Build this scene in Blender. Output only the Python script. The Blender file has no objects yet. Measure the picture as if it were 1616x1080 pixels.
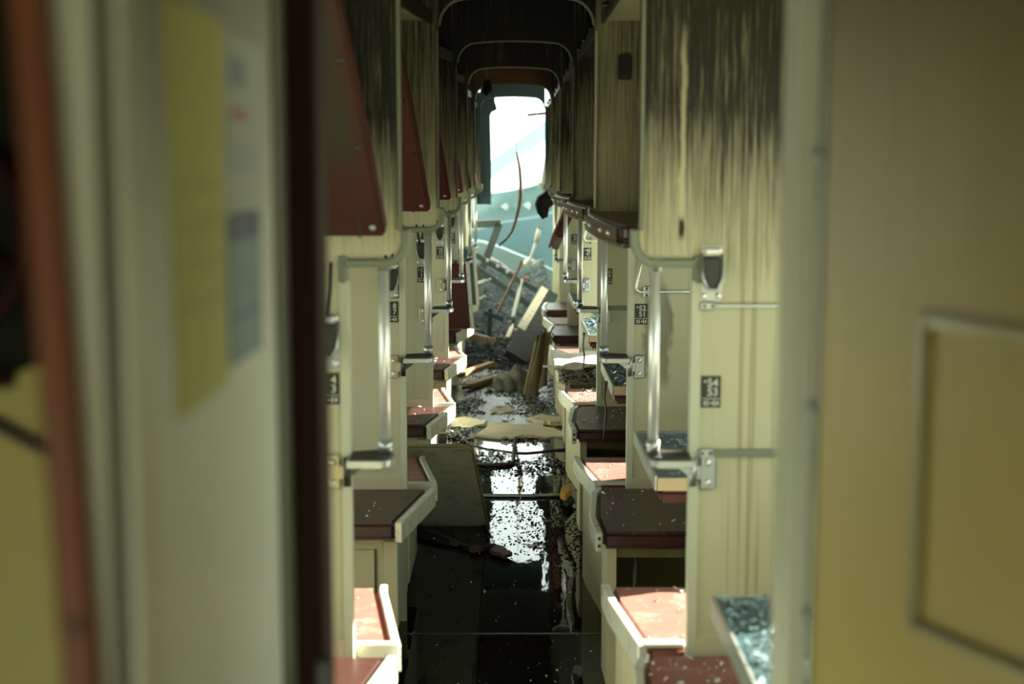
import bpy, bmesh, math, random
from mathutils import Vector, Matrix, noise

S = bpy.context.scene
COL = S.collection
R = math.radians

# ------------------------------------------------------------------ camera
cam_data = bpy.data.cameras.new('camera')
cam_data.sensor_width = 36.0
cam_data.lens = 50.0
cam_data.clip_start = 0.05
cam_data.clip_end = 400
cam_data.dof.use_dof = True
cam_data.dof.focus_distance = 6.3
cam_data.dof.aperture_fstop = 2.8
cam = bpy.data.objects.new('camera', cam_data)
COL.objects.link(cam)
cam.location = (0, 0, 1.62)
cam.rotation_euler = (R(90 - 7.012), 0, -0.0016)
S.camera = cam

# ------------------------------------------------------------------ world, sun, exposure
world = bpy.data.worlds.new('overcast_sky')
S.world = world
world.use_nodes = True
wn = world.node_tree.nodes
wl = world.node_tree.links
bg = wn['Background']
wtc = wn.new('ShaderNodeTexCoord')
wsep = wn.new('ShaderNodeSeparateXYZ')
wramp = wn.new('ShaderNodeValToRGB')
wl.new(wtc.outputs['Generated'], wsep.inputs[0])
wl.new(wsep.outputs['Z'], wramp.inputs['Fac'])
wramp.color_ramp.elements[0].position = 0.0
wramp.color_ramp.elements[0].color = (0.80, 0.93, 0.90, 1)
wramp.color_ramp.elements[1].position = 0.5
wramp.color_ramp.elements[1].color = (0.86, 0.95, 0.88, 1)
wl.new(wramp.outputs['Color'], bg.inputs['Color'])
bg.inputs['Strength'].default_value = 1.0

sun_data = bpy.data.lights.new('sun', 'SUN')
sun_data.energy = 9.0
sun_data.angle = R(0.6)
sun_data.color = (1.0, 0.93, 0.74)
sun = bpy.data.objects.new('sun', sun_data)
COL.objects.link(sun)
SUN_DIR = Vector((1.0, 0.45, 0.62)).normalized()
sun.rotation_euler = SUN_DIR.to_track_quat('Z', 'Y').to_euler()
sun.location = SUN_DIR * 40

S.view_settings.view_transform = 'Standard'
S.view_settings.look = 'None'
S.view_settings.gamma = 1.0
S.view_settings.use_curve_mapping = False
S.view_settings.exposure = 2.1
try:
    S.cycles.use_denoising = True
    S.cycles.max_bounces = 10
    S.cycles.diffuse_bounces = 6
    S.cycles.glossy_bounces = 4
    S.cycles.volume_bounces = 1
    S.cycles.sample_clamp_indirect = 6.0
    S.cycles.caustics_reflective = False
    S.cycles.caustics_refractive = False
except Exception:
    pass

# ------------------------------------------------------------------ car layout (metres)
Y0, PITCH = 3.34, 1.8                      # first compartment wall and the spacing
def YK(k): return Y0 + PITCH * k
XLU, XLL = -0.253, -0.385                  # aisle edge of the upper / lower panels, berth side
XRU, XRL = 0.303, 0.435                    # the same, table side
XWL, XWR = -1.75, 1.05                     # window walls
ZB = 1.405                                 # corner bracket height
NK = 7

# ------------------------------------------------------------------ mesh helpers
class MB:
    def __init__(self):
        self.bm = bmesh.new()
        self.M = Matrix.Identity(4)
    def _merge(self, b):
        b.transform(self.M)
        me = bpy.data.meshes.new('tmp')
        b.to_mesh(me); b.free()
        self.bm.from_mesh(me)
        bpy.data.meshes.remove(me)
    def box(self, x0, x1, y0, y1, z0, z1, bev=0.0, seg=1):
        b = bmesh.new()
        bmesh.ops.create_cube(b, size=1.0)
        for v in b.verts:
            v.co = Vector(((x0 + x1) / 2 + v.co.x * (x1 - x0), (y0 + y1) / 2 + v.co.y * (y1 - y0), (z0 + z1) / 2 + v.co.z * (z1 - z0)))
        if bev:
            bmesh.ops.bevel(b, geom=b.edges[:], offset=bev, segments=seg, affect='EDGES', clamp_overlap=True)
        self._merge(b); return self
    def prism(self, pts, a0, a1, axis='z', bev=0.0, seg=1):
        """polygon extruded along an axis; pts are (x,y) for z, (x,z) for y, (y,z) for x"""
        b = bmesh.new()
        def mk(p, a):
            if axis == 'z': return (p[0], p[1], a)
            if axis == 'y': return (p[0], a, p[1])
            return (a, p[0], p[1])
        lo = [b.verts.new(mk(p, a0)) for p in pts]
        hi = [b.verts.new(mk(p, a1)) for p in pts]
        n = len(pts)
        b.faces.new(lo); b.faces.new(hi)
        for i in range(n):
            b.faces.new((lo[i], lo[(i + 1) % n], hi[(i + 1) % n], hi[i]))
        bmesh.ops.recalc_face_normals(b, faces=b.faces[:])
        if bev:
            bmesh.ops.bevel(b, geom=b.edges[:], offset=bev, segments=seg, affect='EDGES', clamp_overlap=True)
        self._merge(b); return self
    def tube(self, path, r, n=8, caps=True, flat=1.0, up=None):
        b = bmesh.new()
        path = [Vector(p) for p in path]
        rings = []
        N = len(path)
        prev = None
        for i, p in enumerate(path):
            t = (path[min(i + 1, N - 1)] - path[max(i - 1, 0)]).normalized()
            if prev is None:
                u = up if up is not None else (Vector((0, 0, 1)) if abs(t.z) < 0.9 else Vector((1, 0, 0)))
            else:
                u = prev
            a = (u - t * u.dot(t)).normalized()
            prev = a
            c = t.cross(a)
            rr = r[i] if isinstance(r, (list, tuple)) else r
            rings.append([b.verts.new(p + a * (rr * flat * math.cos(2 * math.pi * j / n)) + c * (rr * math.sin(2 * math.pi * j / n))) for j in range(n)])
        for i in range(N - 1):
            for j in range(n):
                b.faces.new((rings[i][j], rings[i][(j + 1) % n], rings[i + 1][(j + 1) % n], rings[i + 1][j]))
        if caps:
            b.faces.new(rings[0][::-1]); b.faces.new(rings[-1])
        bmesh.ops.recalc_face_normals(b, faces=b.faces[:])
        for f in b.faces: f.smooth = True
        self._merge(b); return self
    def cyl(self, p0, p1, r, n=16):
        b = bmesh.new()
        p0, p1 = Vector(p0), Vector(p1)
        t = (p1 - p0).normalized()
        u = Vector((0, 0, 1)) if abs(t.z) < 0.9 else Vector((1, 0, 0))
        a = (u - t * u.dot(t)).normalized(); c = t.cross(a)
        r0, r1 = r if isinstance(r, tuple) else (r, r)
        A = [b.verts.new(p0 + (a * math.cos(2 * math.pi * j / n) + c * math.sin(2 * math.pi * j / n)) * r0) for j in range(n)]
        B = [b.verts.new(p1 + (a * math.cos(2 * math.pi * j / n) + c * math.sin(2 * math.pi * j / n)) * r1) for j in range(n)]
        b.faces.new(A); b.faces.new(B)
        for j in range(n):
            f = b.faces.new((A[j], A[(j + 1) % n], B[(j + 1) % n], B[j])); f.smooth = True
        bmesh.ops.recalc_face_normals(b, faces=b.faces[:])
        self._merge(b); return self
    def dome(self, c, r, axis='y', sgn=-1, h=0.5):
        """a screw head"""
        b = bmesh.new()
        bmesh.ops.create_uvsphere(b, u_segments=10, v_segments=6, radius=r)
        for v in b.verts:
            if axis == 'y': v.co.y *= h
            else: v.co.z *= h
            v.co += Vector(c)
        for f in b.faces: f.smooth = True
        self._merge(b); return self
    def mesh(self, name):
        me = bpy.data.meshes.new(name)
        self.bm.to_mesh(me); self.bm.free()
        return me

def offset_strip(path, w, side=1):
    """closed polygon: a path in the plane and the same path moved sideways by w"""
    P = [Vector((p[0], p[1])) for p in path]
    out = []
    for i, p in enumerate(P):
        t = (P[min(i + 1, len(P) - 1)] - P[max(i - 1, 0)]).normalized()
        nrm = Vector((-t.y, t.x)) * side
        out.append(p + nrm * w)
    return [tuple(p) for p in P] + [tuple(p) for p in reversed(out)]

def obj(name, mb, mat, parent=None, loc=None):
    me = mb.mesh(name) if isinstance(mb, MB) else mb
    if mat is not None and not me.materials:
        me.materials.append(mat)
    o = bpy.data.objects.new(name, me)
    COL.objects.link(o)
    if parent is not None: o.parent = parent
    if loc is not None: o.location = loc
    return o

def tag(o, label, cat, group=None, kind=None):
    o['label'] = label; o['category'] = cat
    if group: o['group'] = group
    if kind: o['kind'] = kind
    return o

def thing(name, label, cat, loc=(0, 0, 0), group=None):
    o = bpy.data.objects.new(name, None)
    COL.objects.link(o)
    o.location = loc
    o.empty_display_size = 0.05
    return tag(o, label, cat, group)

def dup(root, loc, label):
    kids = {}
    for c in COL.objects:
        if c.parent is not None:
            kids.setdefault(c.parent.name, []).append(c)
    r = root.copy(); COL.objects.link(r); r.location = loc; r['label'] = label
    for ch in kids.get(root.name, []):
        c = ch.copy(); COL.objects.link(c); c.parent = r
        for g in kids.get(ch.name, []):
            d = g.copy(); COL.objects.link(d); d.parent = c
    return r

ORD = ['first', 'second', 'third', 'fourth', 'fifth', 'sixth', 'seventh', 'eighth']

# ------------------------------------------------------------------ materials
def ramp(nt, pts):
    n = nt.nodes.new('ShaderNodeValToRGB')
    e = n.color_ramp.elements
    while len(e) < len(pts): e.new(0.5)
    for i, (p, c) in enumerate(pts):
        e[i].position = p
        e[i].color = (c[0], c[1], c[2], 1) if isinstance(c, (tuple, list)) else (c, c, c, 1)
    return n

def nz(nt, scale, detail=3, mscale=(1, 1, 1), rough=0.55, loc=(0, 0, 0)):
    tc = nt.nodes.new('ShaderNodeTexCoord')
    mp = nt.nodes.new('ShaderNodeMapping')
    mp.inputs['Scale'].default_value = mscale
    mp.inputs['Location'].default_value = loc
    nt.links.new(tc.outputs['Object'], mp.inputs['Vector'])
    n = nt.nodes.new('ShaderNodeTexNoise')
    n.inputs['Scale'].default_value = scale
    n.inputs['Detail'].default_value = detail
    n.inputs['Roughness'].default_value = rough
    nt.links.new(mp.outputs[0], n.inputs['Vector'])
    return n.outputs['Fac']

def math_(nt, op, a, b=None, clamp=False):
    n = nt.nodes.new('ShaderNodeMath'); n.operation = op; n.use_clamp = clamp
    for i, v in enumerate((a, b)):
        if v is None: continue
        if isinstance(v, (int, float)): n.inputs[i].default_value = v
        else: nt.links.new(v, n.inputs[i])
    return n.outputs[0]

def mixc(nt, fac, a, b):
    n = nt.nodes.new('ShaderNodeMix'); n.data_type = 'RGBA'
    if isinstance(fac, (int, float)): n.inputs[0].default_value = fac
    else: nt.links.new(fac, n.inputs[0])
    for i, v in ((6, a), (7, b)):
        if isinstance(v, (tuple, list)): n.inputs[i].default_value = (v[0], v[1], v[2], 1)
        else: nt.links.new(v, n.inputs[i])
    return n.outputs[2]

def M(name, color, rough=0.5, metal=0.0, var=0.12, vscale=12.0, spec=0.5, bump=0.0, bscale=60.0, dirt=None, dirt_amt=0.5, dscale=6.0):
    m = bpy.data.materials.new(name); m.use_nodes = True
    nt = m.node_tree
    p = nt.nodes['Principled BSDF']
    p.inputs['Roughness'].default_value = rough
    p.inputs['Metallic'].default_value = metal
    p.inputs['Specular IOR Level'].default_value = spec
    lo = tuple(c * (1 - var) for c in color); hi = tuple(min(1, c * (1 + var)) for c in color)
    c = mixc(nt, nz(nt, vscale, 4), lo, hi)
    if dirt is not None:
        d = nz(nt, dscale, 6, rough=0.65)
        f = ramp(nt, [(0.62 - 0.25 * dirt_amt, 0.0), (0.72, 0.9)])
        nt.links.new(d, f.inputs['Fac'])
        c = mixc(nt, f.outputs['Color'], c, dirt)
    nt.links.new(c, p.inputs['Base Color'])
    if bump:
        b = nt.nodes.new('ShaderNodeBump'); b.inputs['Strength'].default_value = bump; b.inputs['Distance'].default_value = 0.01
        nt.links.new(nz(nt, bscale, 4), b.inputs['Height'])
        nt.links.new(b.outputs[0], p.inputs['Normal'])
    return m

CREAM = (0.55, 0.55, 0.355)
SOOT = (0.0095, 0.0085, 0.0045)
def cream_panel(name, z0, z1, amp=0.6, strength=1.0, seed=0.0, drips=0.0, base=CREAM, stain=None, run=None, cap=1.0):
    """laminate darkening upward in streaks; on the cream walls this is washed-down smoke soot"""
    m = bpy.data.materials.new(name); m.use_nodes = True
    nt = m.node_tree
    p = nt.nodes['Principled BSDF']
    p.inputs['Roughness'].default_value = 0.42
    p.inputs['Specular IOR Level'].default_value = 0.4
    tc = nt.nodes.new('ShaderNodeTexCoord')
    sp = nt.nodes.new('ShaderNodeSeparateXYZ')
    nt.links.new(tc.outputs['Object'], sp.inputs[0])
    z = sp.outputs['Z']
    g = math_(nt, 'DIVIDE', math_(nt, 'SUBTRACT', z, z0), z1 - z0)
    st = nz(nt, 1.0, 4, (150, 150, 4.0), 0.72, (seed * 20, seed * 17, 0))
    big = nz(nt, 1.0, 3, (9, 9, 1.6), 0.5, (seed * 1.3, 0, seed))
    s = math_(nt, 'ADD', math_(nt, 'MULTIPLY', math_(nt, 'SUBTRACT', st, 0.5), amp * 4.2), math_(nt, 'MULTIPLY', math_(nt, 'SUBTRACT', big, 0.5), amp * 1.5))
    gc = math_(nt, 'MINIMUM', g, cap)
    f = math_(nt, 'ADD', gc, s)
    gate = math_(nt, 'MULTIPLY', math_(nt, 'ADD', g, 0.45, True), 2.0, True)
    f = math_(nt, 'MULTIPLY', math_(nt, 'MULTIPLY', f, strength, True), gate, True)
    wall = mixc(nt, nz(nt, 2.0, 5), tuple(c * 0.88 for c in base), tuple(c * 1.08 for c in base))
    # faint vertical run marks of dirty water
    fine = nz(nt, 1.0, 2, (75, 75, 0.6), 0.5, (seed * 2, 0, 0))
    fr = ramp(nt, [(0.62, 0.0), (0.70, 0.75)])
    nt.links.new(fine, fr.inputs['Fac'])
    wall = mixc(nt, math_(nt, 'MULTIPLY', fr.outputs['Color'], drips), wall, (0.25, 0.21, 0.09))
    if stain is not None:
        (sx, sz, rx, rz) = stain
        dx = math_(nt, 'DIVIDE', math_(nt, 'SUBTRACT', math_(nt, 'ADD', sp.outputs['X'], math_(nt, 'MULTIPLY', math_(nt, 'SUBTRACT', nz(nt, 1.0, 5, (10, 10, 6)), 0.5), 0.14)), sx), rx)
        dz = math_(nt, 'DIVIDE', math_(nt, 'SUBTRACT', z, sz), rz)
        d = math_(nt, 'ADD', math_(nt, 'MULTIPLY', dx, dx), math_(nt, 'MULTIPLY', dz, dz))
        k = math_(nt, 'MULTIPLY', math_(nt, 'SUBTRACT', 1.05, d, True), 2.2, True)
        k = math_(nt, 'MULTIPLY', k, math_(nt, 'ADD', nz(nt, 1.0, 4, (40, 40, 5)), 0.25, True))
        wall = mixc(nt, math_(nt, 'MULTIPLY', k, 0.85), wall, (0.15, 0.14, 0.09))
    if run is not None:            # one clean run where water washed the soot off, and the black drip at its end
        (rx0, rw, rz0, rz1) = run
        wob = math_(nt, 'MULTIPLY', math_(nt, 'SUBTRACT', nz(nt, 1.0, 3, (3, 3, 14)), 0.5), 0.016)
        ax = math_(nt, 'ABSOLUTE', math_(nt, 'SUBTRACT', math_(nt, 'ADD', sp.outputs['X'], wob), rx0))
        inx = math_(nt, 'MULTIPLY', math_(nt, 'SUBTRACT', rw, ax), 400.0, True)
        zin = math_(nt, 'MULTIPLY', math_(nt, 'MULTIPLY', math_(nt, 'SUBTRACT', z, rz0), 40.0, True), math_(nt, 'MULTIPLY', math_(nt, 'SUBTRACT', rz1, z), 12.0, True))
        f = math_(nt, 'SUBTRACT', f, math_(nt, 'MULTIPLY', math_(nt, 'MULTIPLY', inx, zin), 0.55), True)
        zlo = math_(nt, 'MULTIPLY', math_(nt, 'MULTIPLY', math_(nt, 'SUBTRACT', z, rz0 - 0.055), 40.0, True), math_(nt, 'MULTIPLY', math_(nt, 'SUBTRACT', rz0 + 0.004, z), 60.0, True))
        f = math_(nt, 'ADD', f, math_(nt, 'MULTIPLY', inx, zlo), True)
    burn = mixc(nt, math_(nt, 'POWER', f, 0.8, True), (0.088, 0.072, 0.028), SOOT)
    c = mixc(nt, f, wall, burn)
    nt.links.new(c, p.inputs['Base Color'])
    b = nt.nodes.new('ShaderNodeBump'); b.inputs['Strength'].default_value = 0.12; b.inputs['Distance'].default_value = 0.004
    nt.links.new(st, b.inputs['Height'])
    nt.links.new(b.outputs[0], p.inputs['Normal'])
    return m

cream = M('cream_laminate', (0.58, 0.55, 0.36), 0.45, var=0.08, vscale=5)
box_side_shaded = M('shaded_cream_box_side', (0.36, 0.41, 0.33), 0.4, var=0.06)  # cream side panel darkened: its shade is put into the colour
cream_dark = M('olive_plywood', (0.16, 0.15, 0.07), 0.7, var=0.25)
trim_pale = M('pale_trim', (0.55, 0.58, 0.43), 0.35, var=0.06)
bracket_m = M('grey_green_bracket', (0.20, 0.23, 0.16), 0.4, var=0.1)
sooty_trim = M('smoke_stained_trim', (0.12, 0.125, 0.075), 0.45, var=0.3, vscale=6)
shelf_rim = M('dark_shelf_rim', (0.03, 0.032, 0.022), 0.5, var=0.3)
alu = M('aluminium_strip', (0.72, 0.73, 0.62), 0.36, metal=0.35, var=0.10, vscale=25, dirt=(0.2, 0.19, 0.13), dirt_amt=0.25, dscale=18)
chrome = M('brushed_aluminium', (0.80, 0.84, 0.80), 0.30, metal=0.55, var=0.05)
steel = M('zinc_plate', (0.46, 0.51, 0.50), 0.34, metal=0.8, var=0.12, vscale=30)
steel_warm = M('cream_painted_plate', (0.52, 0.48, 0.29), 0.35, metal=0.3, var=0.08)
dark_steel = M('dark_steel', (0.07, 0.07, 0.06), 0.35, metal=0.6, var=0.3)
rubber = M('black_rubber', (0.03, 0.03, 0.025), 0.45, var=0.3)
black_plate = M('black_plate', (0.016, 0.02, 0.018), 0.35, var=0.2)
white_print = M('white_print', (0.62, 0.66, 0.56), 0.5, var=0.05)
red_vinyl = M('maroon_vinyl', (0.070, 0.008, 0.009), 0.40, var=0.22, vscale=9, bump=0.25, bscale=14, dirt=(0.03, 0.018, 0.012), dirt_amt=0.25, dscale=5)
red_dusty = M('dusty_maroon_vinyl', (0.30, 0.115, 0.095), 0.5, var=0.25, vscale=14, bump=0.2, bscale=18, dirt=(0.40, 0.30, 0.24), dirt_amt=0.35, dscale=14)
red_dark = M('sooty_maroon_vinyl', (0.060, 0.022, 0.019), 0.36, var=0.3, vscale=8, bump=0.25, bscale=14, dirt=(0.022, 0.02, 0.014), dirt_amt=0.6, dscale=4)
brown_vinyl = M('scorched_brown_vinyl', (0.085, 0.040, 0.022), 0.42, var=0.3, vscale=10, bump=0.3, bscale=20)
soot_m = M('black_soot', (0.012, 0.012, 0.009), 0.85, spec=0.2, var=0.4, vscale=8, bump=0.3, bscale=30)
charred = M('charred_mass', (0.010, 0.012, 0.011), 0.7, var=0.6, vscale=9, spec=0.25, bump=0.8, bscale=30, dirt=(0.035, 0.042, 0.036), dirt_amt=0.25, dscale=9)
wood = M('splintered_wood', (0.24, 0.145, 0.07), 0.7, var=0.3, vscale=20)
board_m = M('cream_ceiling_board', (0.66, 0.60, 0.45), 0.7, var=0.15, vscale=10, dirt=(0.25, 0.19, 0.12), dirt_amt=0.3, dscale=12)
cloth_m = M('ochre_cloth', (0.23, 0.195, 0.11), 0.9, var=0.35, vscale=14, bump=0.5, bscale=50)
greycloth = M('grey_rag', (0.12, 0.12, 0.09), 0.9, var=0.4, vscale=14, bump=0.5, bscale=60)
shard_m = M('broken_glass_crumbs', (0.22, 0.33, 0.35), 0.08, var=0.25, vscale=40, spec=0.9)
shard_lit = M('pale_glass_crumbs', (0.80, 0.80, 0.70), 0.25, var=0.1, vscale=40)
table_top_m = M('dark_blue_table_top', (0.045, 0.085, 0.10), 0.3, var=0.4, vscale=18, dirt=(0.16, 0.12, 0.06), dirt_amt=0.3, dscale=9)
olive_board = M('grey_green_table_board', (0.84, 0.88, 0.66), 0.30, var=0.22, vscale=9, dirt=(0.33, 0.35, 0.26), dirt_amt=0.2, dscale=14)
jamb_brown = M('dark_brown_jamb', (0.022, 0.010, 0.004), 0.7, var=0.25, spec=0.15)
orange_wood = M('orange_brown_wood', (0.17, 0.045, 0.008), 0.5, var=0.18, vscale=9)
ochre = cream_panel('ochre_laminate', 1.38, 2.0, 0.10, 1.0, 9.0, 0.15, base=(0.44, 0.36, 0.12))  # tone darkens smoothly towards the top of the door
ochre_yellow = M('yellow_laminate', (0.46, 0.40, 0.12), 0.5, var=0.06)
leaf_m = cream_panel('white_green_laminate', 1.42, 2.05, 0.10, 1.0, 4.0, 0.1, base=(0.66, 0.70, 0.57))  # darker tone towards the top of the leaf
bead_m = M('dull_brass_bead', (0.36, 0.35, 0.20), 0.35, metal=0.2, var=0.08)
leaf_edge = M('pale_steel_edge', (0.42, 0.47, 0.40), 0.3, metal=0.5, var=0.08)
groove_m = M('olive_rubber_seal', (0.10, 0.10, 0.055), 0.6, var=0.2)
paper_yellow = M('faded_yellow_paper', (0.50, 0.52, 0.14), 0.7, var=0.12, vscale=16)
paper_white = M('grey_white_paper', (0.42, 0.45, 0.38), 0.7, var=0.12, vscale=20)
blue_ink = M('navy_ink', (0.05, 0.07, 0.12), 0.6, var=0.15)
blue_paper = M('pale_blue_paper', (0.17, 0.25, 0.26), 0.6, var=0.15, vscale=24)
red_paint = M('dull_red_paint', (0.018, 0.002, 0.002), 0.6, var=0.2, spec=0.2)
blue_steel = M('faded_blue_steel', (0.012, 0.042, 0.068), 0.6, var=0.2, vscale=2.0)
teal_sheet = M('pale_teal_sheet', (0.045, 0.075, 0.08), 0.6, var=0.15, vscale=2.5, bump=0.5, bscale=4)
pale_metal = M('pale_painted_metal', (0.30, 0.33, 0.30), 0.5, var=0.12, vscale=3)
ground_m = M('trampled_snowy_ground', (0.40, 0.40, 0.34), 0.9, var=0.3, vscale=1.2)
floor_m = M('wet_dark_linoleum', (0.020, 0.021, 0.014), 0.35, var=0.5, vscale=4)
burnt_orange = M('rusty_burnt_panel', (0.10, 0.052, 0.022), 0.7, var=0.5, vscale=6)
cable_m = M('black_cable', (0.02, 0.02, 0.017), 0.5, var=0.2)
rust = M('rusty_steel', (0.13, 0.075, 0.045), 0.6, var=0.4, vscale=12)
haze_teal = M('haze_tinted_teal', (0.05, 0.105, 0.11), 0.6, var=0.2, vscale=5)  # teal of the smoke haze put into the surface colour

def water_mat():
    m = bpy.data.materials.new('still_dirty_water'); m.use_nodes = True
    nt = m.node_tree; p = nt.nodes['Principled BSDF']
    p.inputs['Base Color'].default_value = (0.006, 0.008, 0.005, 1)
    p.inputs['Roughness'].default_value = 0.02
    p.inputs['IOR'].default_value = 1.40
    b = nt.nodes.new('ShaderNodeBump'); b.inputs['Strength'].default_value = 0.025; b.inputs['Distance'].default_value = 0.02
    nt.links.new(nz(nt, 1.0, 2, (14, 5, 1)), b.inputs['Height'])
    nt.links.new(b.outputs[0], p.inputs['Normal'])
    return m
water_m = water_mat()

# ------------------------------------------------------------------ structure: shell of the car
def struct(name, mb, mat, label=None):
    o = obj(name, mb, mat)
    o['kind'] = 'structure'
    if label: o['label'] = label; o['category'] = name.split('_')[0]
    return o

mb = MB(); mb.box(-60, 60, -30, 120, -1.4, -1.2)
struct('ground', mb, ground_m, 'pale trampled ground outside below the carriage')
WT = 0.030                                  # the wreck stands nose-down: the water surface is not parallel to the floor
def wz(y): return (y - 7.2) * WT
mb = MB(); mb.prism([(-2.0, -0.30), (-2.0, wz(-2.0) - 0.01), (7.0, -0.016), (18.5, -0.012), (18.5, -0.30)], XWL, XWR, 'x')
struct('floor', mb, floor_m, 'dark wet linoleum floor of the railway carriage')
mb = MB(); mb.prism([(1.4, wz(1.4) - 0.008), (1.4, wz(1.4)), (8.3, wz(8.3)), (8.3, -0.013), (7.0, -0.014)], -1.0, 1.0, 'x')
w_ = obj('water', mb, water_m); w_['kind'] = 'structure'
w_['label'] = 'still black water standing along the aisle floor'; w_['category'] = 'water'
mb = MB(); mb.box(XWL, XWR, -2.0, 12.4, 2.50, 2.60)
struct('ceiling', mb, soot_m, 'soot blackened ceiling of the carriage')

mb = MB(); mb.prism([(8.3, -0.011), (8.3, wz(8.3)), (11.2, wz(8.3) + 0.004), (11.2, -0.010)], -1.0, 1.0, 'x')
film_m = M('wet_ash_film', (0.030, 0.034, 0.030), 0.38, var=0.6, vscale=14, spec=0.35, bump=0.5, bscale=26, dirt=(0.16, 0.17, 0.14), dirt_amt=0.45, dscale=18)
w_ = obj('water_film', mb, film_m); w_['kind'] = 'structure'
w_['label'] = 'wet ashy film over the aisle floor beyond the puddle'; w_['category'] = 'water'

def window_wall(name, x0, x1, holes, label):
    """side wall of the car with openings cut for the light: (y0, y1, z0, z1)"""
    b = MB()
    y = -2.0
    for a, c, z0, z1 in holes:
        if a > y: b.box(x0, x1, y, a, -0.1, 2.55)
        b.box(x0, x1, a, c, -0.1, z0)
        b.box(x0, x1, a, c, z1, 2.55)
        y = c
    b.box(x0, x1, y, 18.5, -0.1, 2.0)
    struct(name, b, cream, label)

holes_r = [(1.75, 2.95, 0.95, 1.75), (3.60, 4.15, 0.68, 1.45), (4.15, 4.95, 1.15, 1.45), (5.56, 6.50, 0.80, 0.97), (7.35, 8.72, 0.74, 1.45), (9.05, 9.70, 0.78, 1.45), (10.9, 11.9, 0.95, 1.45)]  # unseen openings shaped so the sun falls on chosen seats
holes_l = [(1.75, 2.95, 0.85, 1.80)] + [(YK(k) + 0.22, YK(k) + 1.64, 0.68, 1.50) for k in range(0, 6)]  # unseen windows sized to set the light level inside
window_wall('wall_right', XWR, XWR + 0.08, holes_r, 'carriage side wall behind the wall tables, its unseen windows cut to aim the sun')
window_wall('wall_left', XWL - 0.08, XWL, holes_l, 'carriage side wall beyond the leaning berths, its unseen windows sized to light the car')

# compartment walls -------------------------------------------------
def arch_z(x, apex=2.225):
    c = (XLU + XRU) / 2; w = (XRU - XLU) / 2
    u = min(1.0, abs(x - c) / w)
    body = apex - 0.020 * u * u
    rx = 0.30
    if u > 1 - rx:
        t = (u - (1 - rx)) / rx
        body -= 0.085 * (1 - math.sqrt(max(0, 1 - t * t)))
    return body
def arch_pts(n=28, inset=0.0):
    out = []
    for i in range(n + 1):
        a = math.pi * i / n
        x = (XLU + XRU) / 2 - (XRU - XLU) / 2 * math.cos(a)
        out.append((x, arch_z(x)))
    return out

# soot on each wall: (z0, z1, amp, strength, drips)
SOOT_L = [(1.42, 1.72, 0.42, 1.0, .3), (1.44, 2.20, 0.40, 1.0, .3), (1.42, 2.1, 0.45, 1.0, .3), (1.35, 2.0, 0.5, 1.0, .4), (1.5, 2.1, 0.5, 1.0, .4), (1.3, 1.8, 0.5, 1.0, .5), (0.9, 1.7, 0.5, 1.0, .5)]
SOOT_R = [(1.35, 1.74, 0.46, 1.0, .7), (1.46, 2.25, 0.40, 1.0, .5), (1.40, 2.1, 0.35, 1.0, .8), (1.35, 1.8, 0.45, 1.0, .4), (1.3, 1.9, 0.5, 1.0, .4), (1.2, 1.7, 0.5, 1.0, .5), (0.9, 1.7, 0.5, 1.0, .5)]
soot_head = cream_panel('sooty_header', 1.2, 1.9, 0.5, 1.0, 5.1, 0.3, cap=1.15)
CAP_L = [1.06, 0.80, 1.0, 1.1, 1.0, 1.0, 1.0]
CAP_R = [1.04, 0.66, 1.0, 1.0, 1.0, 1.0, 1.0]
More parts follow.
